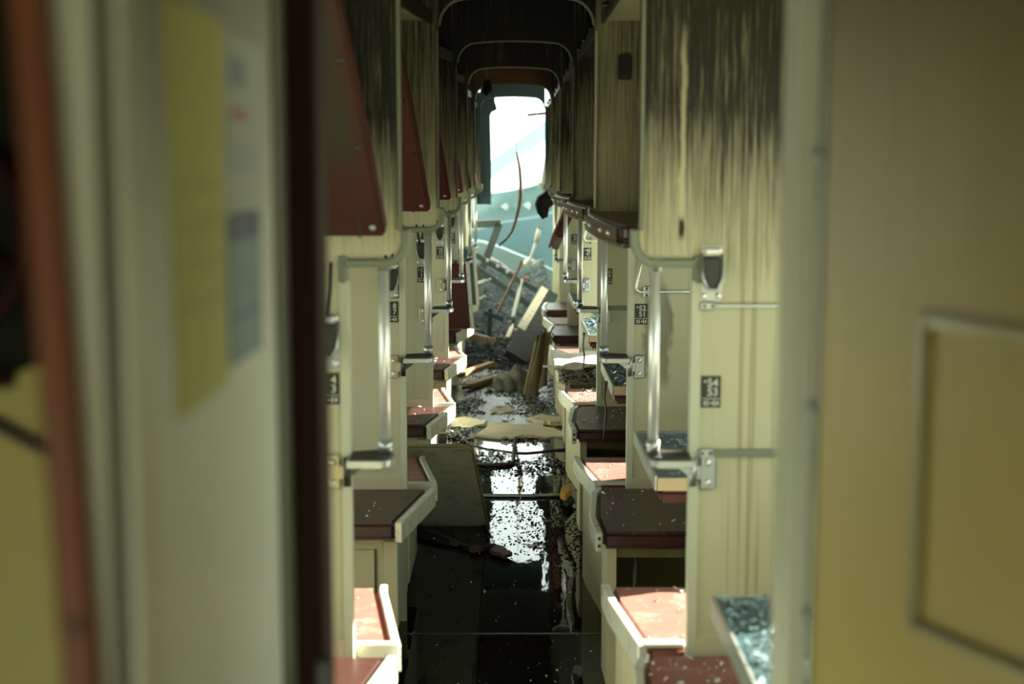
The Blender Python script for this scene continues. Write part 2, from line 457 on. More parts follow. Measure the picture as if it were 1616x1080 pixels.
for k in range(NK):
    y = YK(k)
    mL = cream_panel('cream_wall_berth_side', *SOOT_L[k][:4], seed=3.1 * k + 1, drips=SOOT_L[k][4], cap=CAP_L[k])
    mR = cream_panel('cream_wall_table_side', *SOOT_R[k][:4], seed=2.3 * k + 7, drips=SOOT_R[k][4], cap=CAP_R[k],
                     stain=((0.545, 1.02, 0.055, 0.21) if k == 1 else None), run=((0.403, 0.0075, 1.50, 1.96) if k == 0 else None))
    for side, (xu, xl, xw, mt) in (('berth', (XLU, XLL, XWL, mL)), ('table', (XRU, XRL, XWR, mR))):
        s = -1 if side == 'berth' else 1
        root = MB()
        # lower panel is the wall itself, the rest are its parts
        root.box(min(xl, xw), max(xl, xw), y, y + 0.028, -0.08, ZB + 0.0098)
        w = obj('partition_wall', root, mt)
        w['kind'] = 'structure'; w['category'] = 'wall'
        w['label'] = ('cream compartment wall with soot streaks on the %s side, %s from the doorway' % ('leaning berth' if s < 0 else 'wall table', ORD[k]))
        b = MB()
        if k == 5:
            b.prism([(xu, ZB + 0.02), (xu, 2.14), (xw, 2.30), (xw, ZB - 0.004)], y, y + 0.028, 'y')
        elif k == 6:
            b.prism([(xu, ZB + 0.02), (xu + s * 0.05, 1.75), (xu + s * 0.3, 1.9), (xw, 1.5), (xw, ZB - 0.004)], y, y + 0.028, 'y')
        else:
            cr = 0.035
            pts = [(xu, ZB + 0.01 + cr)] + [(xu + s * cr * (1 - math.cos(a)), ZB + 0.01 + cr * (1 - math.sin(a))) for a in (R(30), R(60), R(90))]
            pts += [(xw, ZB + 0.01), (xw, 2.48), (xu, 2.48)]
            b.prism(pts, y, y + 0.028, 'y')
        obj('upper_panel', b, mt, w)
        # lower edge trim
        b = MB(); b.box(min(xl, xl - s * 0.006), max(xl, xl - s * 0.006) , y - 0.006, y + 0.034, 0.30, ZB - 0.05)
        b.box(min(xl, xl + s * 0.016), max(xl, xl + s * 0.016), y - 0.006, y, 0.30, ZB - 0.05)
        obj('lower_edge_trim', b, trim_pale, w)
        # skirting rail
        b = MB(); b.box(min(xl + s * 0.016, xw), max(xl + s * 0.016, xw), y - 0.008, y, 0.43, 0.485)
        obj('skirting_rail', b, cream, w)
        # bent bracket under the upper panel
        b = MB()
        path = [(xl + s * 0.008, y + 0.012, ZB - 0.055), (xl + s * 0.008, y + 0.012, ZB - 0.004)]
        b.box(min(xl - s * 0.002, xl + s * 0.018), max(xl - s * 0.002, xl + s * 0.018), y - 0.010, y + 0.036, ZB - 0.055, ZB + 0.008, 0.004)
        prof = []
        x1 = xu + s * 0.040
        pathc = [(xl + s * 0.008, ZB), (x1, ZB)] + [(x1 - s * 0.040 * math.sin(a), ZB + 0.040 * (1 - math.cos(a))) for a in (R(22), R(45), R(68), R(90))] + [(xu, ZB + 0.07)]
        b.prism(offset_strip(pathc, 0.019, s), y - 0.010, y + 0.036, 'y', 0.003)
        obj('corner_bracket', b, bracket_m, w)
        if k < 5:
            b = MB(); b.box(min(xu, xu + s * 0.010), max(xu, xu + s * 0.010), y - 0.008, y + 0.034, ZB + 0.068, 2.10, 0.002)
            obj('upper_edge_trim', b, trim_pale if (k == 1 and s > 0) else bracket_m if k < 2 else sooty_trim, w)
    if k < 6:
        b = MB()
        ap = arch_pts()
        b.prism(ap + [(XRU, 2.48), (XLU, 2.48)], y + 0.002, y + 0.026, 'y')
        h = obj('arch_wall', b, haze_teal if k == 5 else (burnt_orange if k == 4 else soot_head))
        h['kind'] = 'structure'; h['category'] = 'wall'
        h['label'] = 'sooty wall panel arching over the aisle, %s from the doorway' % ORD[k]
        b = MB()
        b.tube([(x, y + 0.012, z) for x, z in ap], 0.0085, 8)
        obj('arch_trim', b, bracket_m if k == 1 else sooty_trim, h)

# luggage shelves between the walls, seen from below
shelf_m = cream_panel('sooty_shelf', 2.20, 2.9, 0.5, 0.8, 4.0, 0.0)
shelf_dark = M('soot_dark_shelf', (0.03, 0.028, 0.016), 0.7, var=0.4)
for k in range(-1, 5):
    ya, yb = YK(k) + 0.03, YK(k + 1) - 0.002
    for side in ('berth', 'table'):
        b = MB(); e = MB()
        if side == 'berth':
            path = [(-0.285 - 0.075 * math.sin(math.pi * t), ya + (yb - ya) * t) for t in [i / 10 for i in range(11)]]
            b.prism(path + [(XWL, yb), (XWL, ya)], 2.135, 2.155, 'z')
            e.prism(offset_strip(path, 0.012, -1), 2.125, 2.170, 'z')
        else:
            path = [(0.335, ya), (0.335, yb)]
            b.prism(path + [(XWR, yb), (XWR, ya)], 2.135, 2.155, 'z')
            e.prism(offset_strip(path, 0.012, 1), 2.125, 2.170, 'z')
        t = tag(obj('luggage_shelf', b, shelf_m if k < 1 else shelf_dark),
                'sooty luggage shelf over the %s compartment on the %s side' % (ORD[k + 1], 'leaning berth' if side == 'berth' else 'wall table'), 'shelf', 'luggage shelves under the ceiling')
        obj('shelf_edge', e, shelf_rim, t)
        if side == 'table':
            for q in range(3):
                b = MB(); b.cyl((0.318, ya + 0.4 + q * 0.5, 2.15), (0.332, ya + 0.4 + q * 0.5, 2.15), 0.008, 8)
                b.dome((0.315, ya + 0.4 + q * 0.5, 2.15), 0.012)
                obj('hook', b, dark_steel, t)

# ------------------------------------------------------------------ folding steps and grab poles
def make_step(s):
    """hinged tread with a screwed T plate; local origin: lower panel edge at floor level"""
    t = thing('folding_step', '', 'step')
    z = 0.935
    b = MB()
    b.box(min(s * 0.006, s * 0.022), max(s * 0.006, s * 0.022), -0.016, -0.008, z - 0.055, z - 0.020, 0.002)
    b.box(min(s * 0.018, s * 0.058), max(s * 0.018, s * 0.058), -0.014, -0.006, z - 0.080, z + 0.006, 0.004)
    p = obj('hinge_plate', b, steel if s > 0 else steel_warm, t)
    for dz in (-0.014, -0.062):
        b = MB(); b.dome((s * 0.037, -0.017, z + dz), 0.009)
        obj('screw', b, chrome, p)
    b = MB()
    b.cyl((s * 0.002, -0.016, z - 0.070), (s * 0.002, -0.016, z - 0.002), 0.009, 10)
    obj('hinge_barrel', b, dark_steel if s < 0 else steel, t)
    # D shaped tread reaching into the aisle
    def dshape(g):
        pts = [(-s * (0.004 - g), -0.062 - g), (-s * 0.085, -0.062 - g)]
        for i in range(1, 8):
            a = R(-90 + 180 * i / 8)
            pts.append((-s * (0.085 + (0.022 + g) * math.cos(a)), (0.062 + g) * math.sin(a)))
        pts += [(-s * 0.085, 0.062 + g), (-s * (0.004 - g), 0.030 + g)]
        return pts
    b = MB(); b.prism(dshape(0.003), z - 0.018, z + 0.001, 'z', 0.002)
    obj('tread_rim', b, steel, t)
    b = MB(); b.prism(dshape(-0.004), z - 0.004, z + 0.006, 'z', 0.001)
    obj('tread_rubber', b, rubber, t)
    b = MB(); b.prism([(0.0, z - 0.052), (0.0, z - 0.022), (-s * 0.040, z - 0.022)], -0.020, -0.008, 'y')
    obj('support_rib', b, dark_steel if s < 0 else steel, t)
    return t
def make_pole(s):
    t = thing('grab_pole', '', 'pole')
    b = MB(); b.cyl((0, 0, 0.942), (0, 0, ZB + 0.001), 0.0125, 18)
    obj('tube', b, chrome, t)
    b = MB(); b.cyl((0, 0, ZB - 0.028), (0, 0, ZB - 0.001), 0.0155, 18)
    obj('top_collar', b, bracket_m if s < 0 else steel, t)
    b = MB(); b.cyl((0, 0, 0.9415), (0, 0, 0.972), 0.0165, 18)
    obj('bottom_collar', b, steel, t)
    return t
for s in (-1, 1):
    xl = XLL if s < 0 else XRL
    xp = -0.297 if s < 0 else 0.343
    st = pl = None
    for k in range(6 if s < 0 else 5):
        y = YK(k)
        sd = 'leaning berth' if s < 0 else 'wall table'
        l1 = 'hinged metal step with black rubber tread on the %s side, %s from the doorway' % (sd, ORD[k])
        l2 = 'shiny vertical grab pole above a step on the %s side, %s from the doorway' % (sd, ORD[k])
        if k == 0:
            st = make_step(s); st.location = (xl, y, 0); st['label'] = l1; st['group'] = 'folding steps on the %s side' % sd
            pl = make_pole(s); pl.location = (xp, y + 0.012, 0); pl['label'] = l2; pl['group'] = 'grab poles on the %s side' % sd
        else:
            dup(st, (xl, y, 0), l1); dup(pl, (xp, y + 0.012, 0), l2)

# ------------------------------------------------------------------ seat number plates
_tm = {}
def text_mesh(txt, size):
    key = (txt, size)
    if key in _tm: return _tm[key]
    cu = bpy.data.curves.new('txt', 'FONT'); cu.body = txt; cu.size = size
    cu.extrude = 0.0004; cu.align_x = 'RIGHT'; cu.align_y = 'CENTER'; cu.offset = 0.0004
    o = bpy.data.objects.new('txt', cu); COL.objects.link(o)
    dg = bpy.context.evaluated_depsgraph_get()
    me = bpy.data.meshes.new_from_object(o.evaluated_get(dg))
    me.transform(Matrix.Rotation(R(90), 4, 'X'))
    me.materials.clear()
    bpy.data.objects.remove(o); bpy.data.curves.remove(cu)
    _tm[key] = me
    return me
def number_plate(x, y, a, b_, z=1.093, label=''):
    W, H = 0.046, 0.076
    t = tag(obj('number_plate', MB().box(-W / 2, W / 2, -0.0035, 0, -H / 2, H / 2, 0.0008), black_plate, loc=(x, y, z)), label, 'sign', 'black seat number plates on the compartment walls')
    for txt, dz in ((a, 0.021), (b_, -0.001)):
        me = text_mesh(txt, 0.0265)
        o = obj('numeral', me, white_print, t, (W / 2 - 0.006, -0.0040, dz))
    bb = MB(); bb.box(-W / 2 + 0.001, W / 2 - 0.001, -0.0042, -0.0034, -0.0168, -0.0150)
    for i in range(3):
        bb.box(-W / 2 + 0.006 + 0.0022 * i, -W / 2 + 0.0075 + 0.0022 * i, -0.0042, -0.0034, 0.022, 0.028)
    # row of small pictogram marks
    for i, (w, h) in enumerate(((0.004, 0.012), (0.003, 0.014), (0.006, 0.004), (0.004, 0.013), (0.005, 0.010))):
        xx = -W / 2 + 0.006 + i * 0.0075
        bb.box(xx, xx + w, -0.0042, -0.0034, -0.027 - h / 2, -0.027 + h / 2)
    obj('print', bb, white_print, t)['kind'] = 'stuff'
    return t
for k, (a, b_) in enumerate((('4', '3'), ('8', '7'), ('12', '11'), ('16', '15'), ('20', '19'))):
    number_plate(-0.428, YK(k), a, b_, 1.098, 'black plate with white seat numbers %s on the leaning berth side' % ('four and three', 'eight and seven', 'twelve and eleven', 'sixteen and fifteen', 'twenty and nineteen')[k])
for k, (a, b_) in enumerate((('54', '53'), ('52', '51'), ('50', '49'), ('48', '47'), ('46', '45'))):
    number_plate(0.478, YK(k), a, b_, 1.090, 'black plate with white seat numbers %s on the wall table side' % ('fifty-four and fifty-three', 'fifty-two and fifty-one', 'fifty and forty-nine', 'forty-eight and forty-seven', 'forty-six and forty-five')[k])

# ------------------------------------------------------------------ berth latches above the plates
def make_latch(s):
    t = thing('berth_latch', '', 'latch', (0, 0, 0))
    W, H = 0.052, 0.132
    b = MB(); b.box(-W / 2, W / 2, -0.006, 0, -H / 2, H / 2, 0.004, 2)
    p = obj('back_plate', b, steel, t)
    for dx in (-0.017, 0.017):
        for dz in (-0.053, 0.053):
            obj('screw', MB().dome((dx, -0.008, dz), 0.0085), chrome, p)
    b = MB(); b.prism([(-0.020, 0.040), (0.020, 0.040), (0.020, -0.015), (0.008, -0.036), (-0.008, -0.036), (-0.020, -0.015)], -0.026, -0.006, 'y', 0.004)
    obj('rubber_wedge', b, rubber, t)
    b = MB(); b.tube([(-0.023, -0.014, 0.045), (-0.023, -0.030, -0.01), (-0.010, -0.032, -0.036), (0.010, -0.032, -0.036), (0.023, -0.030, -0.01), (0.023, -0.014, 0.045)], 0.0035, 6)
    obj('catch_ring', b, steel, t)
    b = MB(); b.box(-0.016, 0.016, -0.030, -0.006, 0.044, 0.060, 0.003)
    obj('catch_lip', b, chrome, t)
    return t
la = None
for k in range(5):
    lab = 'steel latch plate with black wedge under a leaning berth, %s from the doorway' % ORD[k]
    if la is None:
        la = make_latch(-1); la.location = (-0.428, YK(k), 1.213); la['label'] = lab; la['group'] = 'steel latch plates on compartment walls'
    else: dup(la, (-0.428, YK(k), 1.213), lab)
dup(la, (0.474, YK(0), 1.372), 'steel latch plate with hanging catch over the coat rail by plate fifty-four')

# rails on the table-side walls
def wall_rail(k, z, h, label, name='coat_rail', x0=0.450, x1=1.0):
    y = YK(k)
    b = MB(); b.box(x0 + 0.012, x1, -0.014, -0.008, -h / 2, h / 2, 0.001)
    t = tag(obj(name, b, steel if h < 0.01 else bracket_m, loc=(0, y, z)), label, 'rail')
    b = MB(); b.box(x0, x0 + 0.035, -0.016, 0, -max(h / 2 + 0.002, 0.010), max(h / 2 + 0.002, 0.010), 0.003)
    p = obj('end_bracket', b, steel, t)
    for dx in (0.008, 0.027): obj('screw', MB().dome((x0 + dx, -0.017, 0), 0.004), dark_steel, p)
    obj('end_bracket', MB().box(x1 - 0.03, x1, -0.016, 0, -0.010, 0.010, 0.003), steel, t)
wall_rail(0, 1.296, 0.008, 'thin steel coat rail above the plate numbered fifty-four')
wall_rail(0, 0.944, 0.018, 'flat grey rail on the wall beside the step under plate fifty-four')
wall_rail(2, 0.935, 0.020, 'flat grey rail on the wall behind the second pole of the table side')
for k in (1, 3):
    y = YK(k)
    b = MB()
    b.tube([(0.478, y - 0.012, 1.30), (0.470, y - 0.022, 1.255), (0.456, y - 0.026, 1.190), (0.459, y - 0.026, 1.178), (0.470, y - 0.022, 1.172), (0.50, y - 0.016, 1.172), (1.0, y - 0.016, 1.174)], 0.0042, 8)
    t = tag(obj('coat_hook_rod', b, chrome), 'bent thin steel rod with a small bracket above the plate of the %s table wall' % ORD[k], 'hook')
    b = MB(); b.box(0.484, 0.508, y - 0.014, y, 1.152, 1.192, 0.002)
    p = obj('rod_bracket', b, steel, t)
    for dz in (0.012, -0.012): obj('screw', MB().dome((0.496, y - 0.015, 1.172 + dz), 0.005), dark_steel, p)
    obj('rod_bracket', MB().box(0.96, 0.98, y - 0.014, y, 1.152, 1.192, 0.002), steel, t)

# dark service boxes high on the table-side walls
for k, lab in ((1, 'small black lamp box high on the streaked wall of plate fifty-two'), (2, 'small black lamp box high on the sooty wall behind the third berth edge')):
    y = YK(k)
    x = 0.41 if k == 1 else 0.425
    b = MB(); b.box(x - 0.024, x + 0.024, y - 0.022, y, 1.928, 2.016, 0.004, 2)
    t = tag(obj('lamp_box', b, rubber), lab, 'lamp box')
    b = MB(); b.box(x - 0.017, x + 0.017, y - 0.026, y - 0.021, 1.950, 2.008, 0.002)
    obj('lamp_cover', b, black_plate, t)
    obj('switch_knob', MB().dome((x, y - 0.024, 1.939), 0.006), dark_steel, t)

# ------------------------------------------------------------------ upper berths folded against the walls (berth side)
def fold_matrix(loc, lean):
    """local x stays x, local y (length up the board) rises and leans towards the doorway, local z is thickness"""
    return Matrix.Translation(loc) @ Matrix.Rotation(R(90) + lean, 4, 'X')
def make_leaning_berth(seed, front_mat):
    rnd = random.Random(seed)
    t = thing('leaning_berth', '', 'berth')
    Mx = fold_matrix((0, -0.118, 1.462), R(25))
    path = [(-0.280, 0.0)] + [(-0.281 - 0.118 * v - 0.02 * v * v, v) for v in (0.06, 0.15, 0.25, 0.35, 0.45, 0.55)] + [(-0.362, 0.60), (-0.385, 0.63)]
    b = MB(); b.M = Mx
    b.prism(path + [(-1.70, 0.63), (-1.70, 0.0)], -0.062, 0.0, 'z', 0.007, 2)
    obj('cushion', b, front_mat, t)
    b = MB(); b.M = Mx
    b.prism([(p[0] - 0.004, p[1] + 0.004) for p in path] + [(-1.70, 0.63), (-1.70, 0.0)], -0.082, -0.060, 'z', 0.002)
    obj('board', b, dark_steel, t)
    for v, ms in ((0.025, steel), (0.22, dark_steel), (0.42, dark_steel)):
        b = MB(); b.M = Mx
        b.dome((-0.306 - 0.12 * v, v, 0.001), 0.0075, 'z')
        obj('stud', b, ms, t)
    b = MB(); b.M = Mx; b.box(-0.342, -0.336, 0.0, 0.045, -0.002, 0.002)
    obj('dark_gap', b, rubber, t)  # shade of a narrow gap put in as a black strip
    b = MB()
    b.tube([(-0.470, -0.31, 1.80), (-0.462, -0.17, 1.50), (-0.452, -0.065, 1.36), (-0.438, -0.030, 1.255)], 0.006, 8)
    obj('stay_rod', b, dark_steel, t)
    b = MB(); b.tube([(-0.428, -0.018, 1.262), (-0.419, -0.026, 1.33), (-0.416, -0.026, 1.40)], 0.004, 6)
    obj('strap', b, rubber, t)
    b = MB(); b.M = Mx; b.box(-0.450, -0.432, 0.10, 0.46, 0.003, 0.009)
    obj('stay_bar', b, bracket_m, t)
    return t

def soot_face(name, seed):
    m = bpy.data.materials.new(name); m.use_nodes = True
    nt = m.node_tree; p = nt.nodes['Principled BSDF']
    p.inputs['Roughness'].default_value = 0.45
    tc = nt.nodes.new('ShaderNodeTexCoord'); sp = nt.nodes.new('ShaderNodeSeparateXYZ')
    nt.links.new(tc.outputs['Object'], sp.inputs[0])
    f = math_(nt, 'MULTIPLY', math_(nt, 'ADD', math_(nt, 'SUBTRACT', sp.outputs['Z'], 1.58), math_(nt, 'MULTIPLY', math_(nt, 'SUBTRACT', nz(nt, 5, 4, loc=(seed, 0, 0)), 0.5), 0.25)), 9.0, True)
    g = math_(nt, 'MULTIPLY', math_(nt, 'SUBTRACT', math_(nt, 'SUBTRACT', -0.298, math_(nt, 'MULTIPLY', math_(nt, 'SUBTRACT', sp.outputs['Z'], 1.46), 0.13)), sp.outputs['X']), 40.0, True)
    base = mixc(nt, nz(nt, 7, 5), (0.030, 0.004, 0.004), (0.062, 0.008, 0.007))
    c = mixc(nt, math_(nt, 'MULTIPLY', f, math_(nt, 'MULTIPLY', g, 0.92)), base, (0.022, 0.023, 0.011))
    nt.links.new(c, p.inputs['Base Color'])
    return m
smoked = soot_face('smoked_maroon_vinyl', 2.0)
lb = make_leaning_berth(1, smoked)
lb['group'] = 'upper berths folded against the walls'
lb['label'] = 'maroon upper berth leaning at the first wall, its face smoked grey'
lb.location = (0, YK(0), 0)
lb2 = make_leaning_berth(2, red_vinyl)
lb2['group'] = lb['group']
lb2['label'] = 'maroon upper berth leaning at the second wall over plate eight'
lb2.location = (0, YK(1), 0)
for k in range(2, 6):
    dup(lb2, (0, YK(k), 0), 'maroon upper berth leaning at the %s wall down the aisle' % ORD[k])

# ------------------------------------------------------------------ upper berths lying level (table side)
def make_level_berth(y0, y1, x_near, x_far, label, sooty):
    t = thing('level_berth', label, 'berth', (0, 0, 0), 'upper berths lying level')
    edge = [(x_near + 0.045, y0), (x_near + 0.012, y0 + 0.015), (x_near, y0 + 0.05)]
    for i in range(1, 6):
        q = i / 6
        edge.append((x_near + (x_far - x_near) * q - 0.012 * math.sin(math.pi * q), y0 + 0.05 + (y1 - y0 - 0.09) * q))
    edge += [(x_far, y1 - 0.04), (x_far + 0.02, y1 - 0.01), (x_far + 0.06, y1)]
    poly = edge + [(1.0, y1), (1.0, y0)]
    b = MB(); b.prism(poly, 1.398, 1.412, 'z', 0.002)
    obj('board', b, dark_steel, t)
    b = MB(); b.prism(poly, 1.4125, 1.463, 'z', 0.014, 3)
    obj('cushion', b, sooty, t)
    band = offset_strip(edge[2:-2], 0.004, 1)
    b = MB(); b.prism(band, 1.414, 1.452, 'z', 0.001)
    c = obj('edge_band', b, brown_vinyl, t)
    for q in (0.12, 0.30, 0.62, 0.84):
        xx = x_near + (x_far - x_near) * q - 0.012 * math.sin(math.pi * q); yy = y0 + 0.05 + (y1 - y0 - 0.09) * q
        b = MB(); b.dome((xx - 0.006, yy, 1.433), 0.009)
        obj('stud', b, chrome, c)
    return t
make_level_berth(3.92, 5.12, 0.300, 0.268, 'level maroon upper berth with dark top next to plate fifty-two', red_dark)
make_level_berth(5.80, 6.92, 0.300, 0.262, 'level maroon upper berth just beyond the wall of plate fifty-two', red_dark)
make_level_berth(7.62, 8.70, 0.300, 0.262, 'level maroon upper berth last in the row before the dropped one', red_dark)
# dropped berth hanging at a slant
t = thing('dropped_berth', 'broken upper berth hanging down at a slant behind the second table-side pole', 'berth')
Mx = Matrix.Translation((0.352, 9.35, 1.245)) @ Matrix.Rotation(R(-8), 4, 'X') @ Matrix.Rotation(R(-66), 4, 'Y')
b = MB(); b.M = Mx; b.box(-0.13, 0.14, -0.45, 0.5, -0.034, 0.020, 0.010, 2); obj('cushion', b, red_vinyl, t)
b = MB(); b.M = Mx; b.box(-0.132, 0.142, -0.455, 0.505, 0.021, 0.036, 0.002); obj('board', b, rust, t)
for dy in (-0.3, 0.3):
    b = MB(); b.M = Mx; b.dome((-0.09, dy, 0.036), 0.010, 'z'); obj('stud', b, chrome, t)
obj('stay_strap', MB().tube([(0.395, 9.35, 1.37), (0.41, 9.4, 1.75), (0.42, 9.45, 2.136)], 0.008, 6), rubber, t)
t = tag(obj('charred_bundle', MB().prism([(0.205, 1.33), (0.215, 1.28), (0.225, 1.25), (0.262, 1.205), (0.285, 1.225), (0.30, 1.22), (0.315, 1.30), (0.36, 1.33), (0.40, 1.36), (0.41, 1.62), (0.36, 1.63), (0.34, 1.58), (0.325, 1.49), (0.31, 1.47), (0.275, 1.42), (0.23, 1.39)], 11.3, 11.7, 'y', 0.006), charred), 'charred lump of bedding hanging at the aisle above the dropped berth', 'bedding')
obj('strap', MB().tube([(0.40, 11.5, 2.134), (0.39, 11.5, 1.75), (0.385, 11.5, 1.43)], 0.012, 6), rubber, t)

# ------------------------------------------------------------------ table-side seats
XO = 1.03
ZS = 0.45
def make_seat_near_r(top, lab):
    """seat on the far face of a wall; local y=0 at the wall"""
    t = thing('fold_seat', lab, 'seat', group='seats on the wall table side')
    edge = [(0.340, 0.036), (0.292, 0.40), (0.283, 0.545)]
    b = MB(); b.prism(edge + [(XO, 0.545), (XO, 0.036)], ZS - 0.055, ZS, 'z', 0.012, 3)
    obj('cushion', b, top, t)
    b = MB(); b.prism(offset_strip([(0.338, 0.036), (0.290, 0.40), (0.281, 0.556)], 0.024, 1), ZS - 0.060, ZS + 0.004, 'z', 0.003)
    obj('edge_strip', b, alu, t)
    b = MB()
    for i in range(4): b.box(0.330, 0.430, 0.0355 + i * 0.010, 0.0445 + i * 0.010, ZS - 0.004, ZS + 0.007, 0.002)
    obj('ribbed_end_strip', b, alu, t)
    b = MB(); b.prism(offset_strip([(0.350, 0.05), (0.305, 0.40), (0.298, 0.53)], 0.016, -1), -0.09, ZS - 0.060, 'z')
    obj('side_panel', b, cream, t)
    b = MB(); b.box(0.32, XO, 0.515, 0.53, 0.02, ZS - 0.06)
    obj('front_panel', b, cream_dark, t)
    return t
def make_seat_far_r(top, lab):
    """seat on the doorway side of a wall; local y=0 at that wall"""
    t = thing('fold_seat', lab, 'seat', group='seats on the wall table side')
    edge = [(0.340, -0.020), (0.318, -0.10), (0.292, -0.45), (0.300, -0.66)]
    wavy = [(0.40, -0.664), (0.50, -0.668), (0.60, -0.660), (0.75, -0.666), (0.9, -0.662)]
    b = MB(); b.prism(edge + wavy + [(XO, -0.66), (XO, -0.020)], ZS - 0.058, ZS, 'z', 0.014, 3)
    obj('cushion', b, top, t)
    b = MB(); b.prism(offset_strip([(0.338, -0.020), (0.316, -0.10), (0.290, -0.45), (0.299, -0.672)], 0.022, -1), ZS - 0.062, ZS + 0.003, 'z', 0.003)
    s = obj('edge_strip', b, alu, t)
    for dz in (-0.018, -0.042): obj('screw', MB().dome((0.288, -0.674, ZS + dz), 0.006), dark_steel, s)
    b = MB(); b.prism(offset_strip([(0.350, -0.03), (0.312, -0.45), (0.318, -0.62)], 0.030, 1), -0.09, ZS - 0.062, 'z')
    obj('side_panel', b, cream, t)
    b = MB(); b.box(0.34, XO, -0.06, -0.045, 0.02, ZS - 0.062)
    obj('back_panel', b, cream_dark, t)
    b = MB(); b.box(0.35, XO, -0.60, -0.58, ZS - 0.10, ZS - 0.062)
    obj('cross_rail', b, cream_dark, t)
    b = MB(); b.tube([(0.415, -0.57, 0.38), (0.412, -0.56, 0.20), (0.425, -0.57, -0.09)], 0.009, 8)
    obj('leg', b, dark_steel, t)
    return t
rn1 = make_seat_near_r(red_dusty, 'sunlit maroon seat just behind the wall of plate fifty-four'); rn1.location = (0, YK(0), 0)
rn2 = make_seat_near_r(red_dusty, 'maroon seat with white edge just behind the wall of plate fifty-two'); rn2.location = (0, YK(1), 0)
for k, lab in ((2, 'seat strewn with glass crumbs behind the third table-side wall'), (3, 'grey dusty seat behind the fourth table-side wall'), (4, 'last seat in the smoke behind the fifth table-side wall')):
    dup(rn2, (0, YK(k), 0), lab)
rf0 = make_seat_far_r(red_dusty, 'pale maroon seat with glass crumbs in front of the first table-side wall'); rf0.location = (0, YK(0), 0)
rf1 = make_seat_far_r(red_dark, 'dark maroon seat under the wall table in front of plate fifty-two'); rf1.location = (0, YK(1), 0)
for k, lab in ((2, 'dark maroon seat in front of the third table-side wall'), (3, 'maroon seat under the bright white sheet'), (4, 'grey seat whose end holds the ochre cloth'), (5, 'last seat of the table side among the wreckage')):
    dup(rf1, (0, YK(k), 0), lab)

# ------------------------------------------------------------------ berth-side lower berths
def berth_box(t, ya, yb, front):
    b = MB(); b.box(-1.70, -0.382, min(ya, yb), max(ya, yb), 0.075, ZS - 0.070)
    o = obj('storage_box', b, cream, t)
    b = MB(); b.box(-1.70, -0.43, min(ya, yb) + 0.05, max(ya, yb) - 0.02, -0.10, 0.075)
    obj('plinth', b, rubber, t)
    b = MB(); b.box(-0.381, -0.377, min(ya, yb) + 0.004, max(ya, yb) - 0.004, 0.07, ZS - 0.075, 0.001)
    obj('side_panel', b, box_side_shaded, t)
    b = MB()
    yf = min(ya, yb)
    b.box(-0.425, -0.377, yf - 0.010, yf - 0.0005, 0.07, ZS - 0.075, 0.002)
    obj('corner_post', b, cream, t)
    b = MB(); b.box(-0.82, -0.455, yf - 0.008, yf - 0.0005, 0.09, ZS - 0.105, 0.002)
    d = obj('box_door', b, cream, t)
    obj('door_edge', MB().box(-0.455, -0.447, yf - 0.006, yf - 0.0005, 0.09, ZS - 0.105), dark_steel, d)
def make_berth_near_l(top, lab):
    t = thing('lower_berth', lab, 'berth', group='lower berths on the leaning berth side')
    edge = [(-0.292, 0.036), (-0.366, 0.50), (-0.37, 0.54)]
    b = MB(); b.prism([(edge[0][0], edge[0][1])] + edge[1:] + [(-1.70, 0.54), (-1.70, 0.036)], ZS - 0.062, ZS, 'z', 0.014, 3)
    obj('cushion', b, top, t)
    b = MB(); b.prism(offset_strip([(-0.290, 0.036), (-0.364, 0.50), (-0.366, 0.552)], 0.022, -1), ZS - 0.066, ZS + 0.004, 'z', 0.003)
    obj('edge_strip', b, alu, t)
    b = MB(); b.box(-0.384, -0.272, 0.0355, 0.066, ZS - 0.030, ZS + 0.006, 0.003)
    obj('end_strip', b, alu, t)
    berth_box(t, 0.055, 0.50, 0)
    return t
def make_berth_far_l(top, lab):
    t = thing('lower_berth', lab, 'berth', group='lower berths on the leaning berth side')
    edge = [(-0.296, -0.030), (-0.376, -0.50), (-0.38, -0.535)]
    b = MB(); b.prism(edge + [(-0.55, -0.540), (-0.8, -0.535), (-1.70, -0.535), (-1.70, -0.030)], ZS - 0.062, ZS, 'z', 0.014, 3)
    obj('cushion', b, top, t)
    b = MB(); b.prism(offset_strip([(-0.294, -0.030), (-0.374, -0.50), (-0.380, -0.545)], 0.024, 1), ZS - 0.066, ZS + 0.003, 'z', 0.003)
    obj('edge_strip', b, alu, t)
    berth_box(t, -0.48, -0.03, 1)
    return t
ln0 = make_berth_near_l(red_dusty, 'sunlit pink-dusted lower berth just behind the first berth-side wall'); ln0.location = (0, YK(0), 0)
ln1 = make_berth_near_l(red_dusty, 'small visible berth end beside the tilted grey-green board'); ln1.location = (0, YK(1), 0)
for k, lab in ((2, 'lower berth end littered with white crumbs behind the third berth-side wall'), (3, 'sunlit white-edged lower berth behind the fourth berth-side wall'), (4, 'lower berth behind the fifth berth-side wall in smoke')):
    dup(ln1, (0, YK(k), 0), lab)
lf0 = make_berth_far_l(red_dark, 'dark maroon lower berth with white strip in front of plate four'); lf0.location = (0, YK(0), 0)
for k, lab in ((1, 'dark maroon lower berth over a cream storage box in front of plate eight'), (2, 'dark maroon lower berth in front of plate twelve'), (3, 'dark lower berth with white crumbs in front of the fourth berth-side wall'), (4, 'maroon lower berth under the raised berth lid'), (5, 'last lower berth of the berth side in the smoke')):
    dup(lf0, (0, YK(k), 0), lab)
